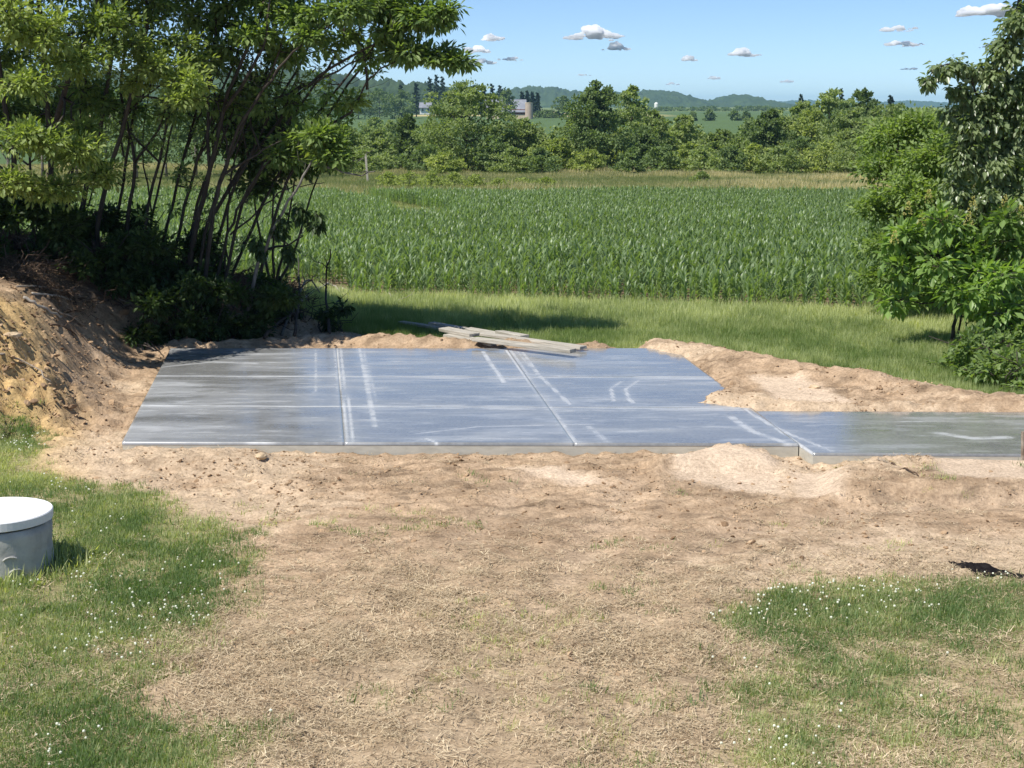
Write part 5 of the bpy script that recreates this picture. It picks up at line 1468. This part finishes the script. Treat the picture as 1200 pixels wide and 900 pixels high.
# ------------------------------------------------------------------ black plastic, stake, stones
bx, by = on_level(1165, 668, -0.08)[:2]
def sheet():
    U, V = np.meshgrid(np.linspace(0, 1, 90), np.linspace(0, 1, 40))
    pts0 = [on_level(1114, 655, -.08)[:2], on_level(1145, 662, -.08)[:2], on_level(1180, 667, -.08)[:2], on_level(1215, 676, -.08)[:2], on_level(1290, 682, -.08)[:2]]
    cx_ = np.interp(U, np.linspace(0, 1, 5), [p[0] for p in pts0]); cy_ = np.interp(U, np.linspace(0, 1, 5), [p[1] for p in pts0])
    wd = 0.035 + 0.13 * np.clip(np.sin(U * math.pi * 3.0 - .5), 0, 1) ** .7 * (U > .15) + .05 * fbm(U * 9, V * 0, 301, 3)
    Yp = cy_ + (V - .5) * 2 * wd
    hgt = 0.006 + 0.035 * np.sin(V * math.pi) * (0.25 + fbm(U * 14, V * 3, 303, 4)) * np.clip(wd * 7, .3, 1) 
    hgt += 0.03 * np.abs(fbm(U * 26, V * 7, 305, 3) - .5)
    Z = gzs(cx_, Yp) + hgt * np.sin(np.clip(V, .02, .98) * math.pi) + .006
    v = np.stack([cx_, Yp, Z], -1).reshape(-1, 3)
    i = np.arange(U.size).reshape(U.shape)
    f = np.stack([i[:-1, :-1], i[:-1, 1:], i[1:, 1:], i[1:, :-1]], -1).reshape(-1, 4)
    m, t, b = new_mat('black_plastic'); b.inputs['Base Color'].default_value = (.006, .004, .004, 1); b.inputs['Roughness'].default_value = .75; b.inputs['Specular IOR Level'].default_value = .2
    o = mesh_obj('plastic_sheet', v, f, m, smooth=True)
    md = o.modifiers.new('thick', 'SOLIDIFY'); md.thickness = .004
    tag(o, 'crumpled strip of black plastic lying where the lawn meets the soil', 'plastic sheet')
sheet()
sp0 = on_level(1198, 551, -0.1); 
mb = MB(); mb.box((sp0[0], sp0[1], .09), (.04, .03, .42), .2, .05); tag(mb.build('stake', M['stick'], bevel=.004), 'short wooden stake standing at the right edge of the walk', 'stake')
def stone(px, py, r, lb, mat='stone', guess=15):
    import bmesh
    bm = bmesh.new(); bmesh.ops.create_icosphere(bm, subdivisions=3, radius=1)
    s0 = RNG.uniform(0, 50)
    p = gtop(px, py, guess)
    for v in bm.verts:
        k = 1 + .4 * (float(noise(v.co.x * 1.5 + s0, v.co.y * 1.5 + v.co.z * 1.9, 5)) - .5) + .15 * (float(noise(v.co.x * 5 + s0, v.co.y * 5 + v.co.z * 4, 9)) - .5)
        v.co = Vector((v.co.x * 1.5, v.co.y, v.co.z * .65)) * k * r
    me = bpy.data.meshes.new('stone'); bm.to_mesh(me); bm.free(); me.materials.append(M[mat])
    o = bpy.data.objects.new('stone', me); COL.objects.link(o); o.location = (p[0], p[1], p[2] + r * .3); o.rotation_euler = (0, 0, RNG.uniform(0, 3))
    tag(o, lb, 'stone', 'stones in the soil')
for a in [(306, 536, .055, 'tan stone against the front edge of the slab'), (955, 455, .05, 'pale stone on the soil edge near the right shrubs'), (15, 395, .07, 'stone half buried in the sandy bank')]:
    stone(*a, guess=20 if a[1] < 480 else 13)

# ------------------------------------------------------------------ clouds (beyond and above the haze)
def cloud_mat():
    m, t, b = new_mat('cloud_vapour')
    t.nodes.remove(b)
    v = N(t, 'ShaderNodeVolumePrincipled')
    v.inputs['Color'].default_value = (1, 1, 1, 1)
    v.inputs['Density'].default_value = 0.08
    v.inputs['Anisotropy'].default_value = 0.3
    t.links.new(v.outputs[0], t.nodes['Material Output'].inputs['Volume'])
    return m
def cloud_surface():
    m, t, b = new_mat('cloud_white')
    b.inputs['Base Color'].default_value = (.96, .96, .97, 1); b.inputs['Roughness'].default_value = 1; b.inputs['Specular IOR Level'].default_value = 0
    tl = N(t, 'ShaderNodeBsdfTranslucent'); tl.inputs[0].default_value = (.9, .9, .92, 1)
    mx = N(t, 'ShaderNodeMixShader'); mx.inputs[0].default_value = .3
    t.links.new(b.outputs[0], mx.inputs[1]); t.links.new(tl.outputs[0], mx.inputs[2])
    lw = N(t, 'ShaderNodeLayerWeight', Blend=.5)
    no = N(t, 'ShaderNodeTexNoise', Scale=0.02, Detail=6)
    tc = N(t, 'ShaderNodeTexCoord'); t.links.new(tc.outputs['Object'], no.inputs[0])
    ad = N(t, 'ShaderNodeMath', operation='MULTIPLY_ADD'); ad.inputs[1].default_value = .9; 
    t.links.new(no.outputs[0], ad.inputs[0]); 
    t.links.new(lw.outputs['Facing'], ad.inputs[2])
    mr = N(t, 'ShaderNodeMapRange'); mr.inputs[1].default_value = .8; mr.inputs[2].default_value = 1.4; mr.inputs[3].default_value = .15; mr.inputs[4].default_value = 1.0
    t.links.new(ad.outputs[0], mr.inputs[0])
    tp = N(t, 'ShaderNodeBsdfTransparent')
    m2 = N(t, 'ShaderNodeMixShader')
    t.links.new(mr.outputs[0], m2.inputs[0]); t.links.new(mx.outputs[0], m2.inputs[1]); t.links.new(tp.outputs[0], m2.inputs[2])
    t.links.new(m2.outputs[0], t.nodes['Material Output'].inputs[0])
    return m
CM = cloud_mat()
YC = 14000
clouds = [(697, 42, 52, 12, 'largest cloud mid sky above the dark oak'), (722, 57, 24, 7, 'small cloud just below the largest mid sky one'), (868, 64, 34, 8, 'flat cloud above the low gap in the belt'), (577, 46, 22, 8, 'upper of the four small clouds right of the bough'), (560, 60, 24, 8, 'second of the four small clouds right of the bough'),
          (564, 74, 30, 6, 'flat one touching the bough tip'), (599, 70, 24, 5, 'small flat cloud right of the bough tip'), (1050, 35, 28, 7, 'upper of the two clouds left of the drooping tree'), (1058, 52, 34, 8, 'lower of the two clouds left of the drooping tree'), (1162, 15, 52, 14, 'bright cloud at the top right above the drooping tree'),
          (808, 70, 12, 7, 'tiny cloud left of the flat one'), (788, 99, 14, 4, 'faint low cloud over the ridge'), (836, 92, 12, 4, 'faint tiny cloud low right of middle'), (922, 96, 12, 4, 'faint tiny cloud above the rising belt'), (1066, 81, 12, 4, 'faint cloud low beside the drooping bough'), (1160, 55, 12, 4, 'small cloud behind the drooping tree'), (684, 88, 16, 3, 'faint streak over the ridge')]
import bmesh
def cloud(px, py, w, h, lb):
    c = at(px, py, YC); s = pix(YC)
    bm = bmesh.new()
    nb = int(8 + w * .45)
    for k in range(nb):
        u = RNG.uniform(-1, 1)
        r = (h * .5 * s) * RNG.uniform(.2, .95) * (1 - .6 * abs(u))
        q = Vector((u * w * .5 * s, RNG.normal(0, h * s * 1.4), RNG.uniform(-.1, .35) * h * s * (1 - abs(u)) - h * s * .2 + r * .5))
        res = bmesh.ops.create_icosphere(bm, subdivisions=3, radius=1)
        for v in res['verts']:
            n_ = 1 + .6 * (float(noise(v.co.x * 2.5 + k, v.co.y * 2.5 + v.co.z * 3, k)) - .5) + .4 * (float(noise(v.co.x * 6 + k, v.co.y * 6 + v.co.z * 7, k)) - .5)
            v.co = Vector((v.co.x * r * 1.7, v.co.y * r * 4.5, max(v.co.z, -.08) * r)) * n_ + q
    me = bpy.data.meshes.new('cloud'); bm.to_mesh(me); bm.free(); me.materials.append(CM)
    me.polygons.foreach_set('use_smooth', np.ones(len(me.polygons), bool))
    o = bpy.data.objects.new('cloud', me); COL.objects.link(o); o.location = tuple(c)
    rm = o.modifiers.new('merge', 'REMESH'); rm.mode = 'VOXEL'; rm.voxel_size = max(h * s * .07, w * s * .012); rm.use_smooth_shade = True
    tag(o, 'small white fair weather cloud, ' + lb, 'cloud', 'small clouds over the ridge')
for px, py, w, h, lb in clouds: cloud(px, py, w * 1.2, h * 1.35, lb)

# ------------------------------------------------------------------ haze
def haze():
    mb = MB(); mb.box((0, 5850, 33), (24000, 12600, 134))
    m, t, b = new_mat('haze_air'); t.nodes.remove(b)
    v = N(t, 'ShaderNodeVolumePrincipled')
    v.inputs['Color'].default_value = (.42, .7, 1, 1)
    v.inputs['Density'].default_value = 0.0001
    v.inputs['Anisotropy'].default_value = 0.1
    t.links.new(v.outputs[0], t.nodes['Material Output'].inputs['Volume'])
    o = mb.build('haze', m); tag(o, 'thin bluish summer haze over the fields', kind='stuff')
haze()
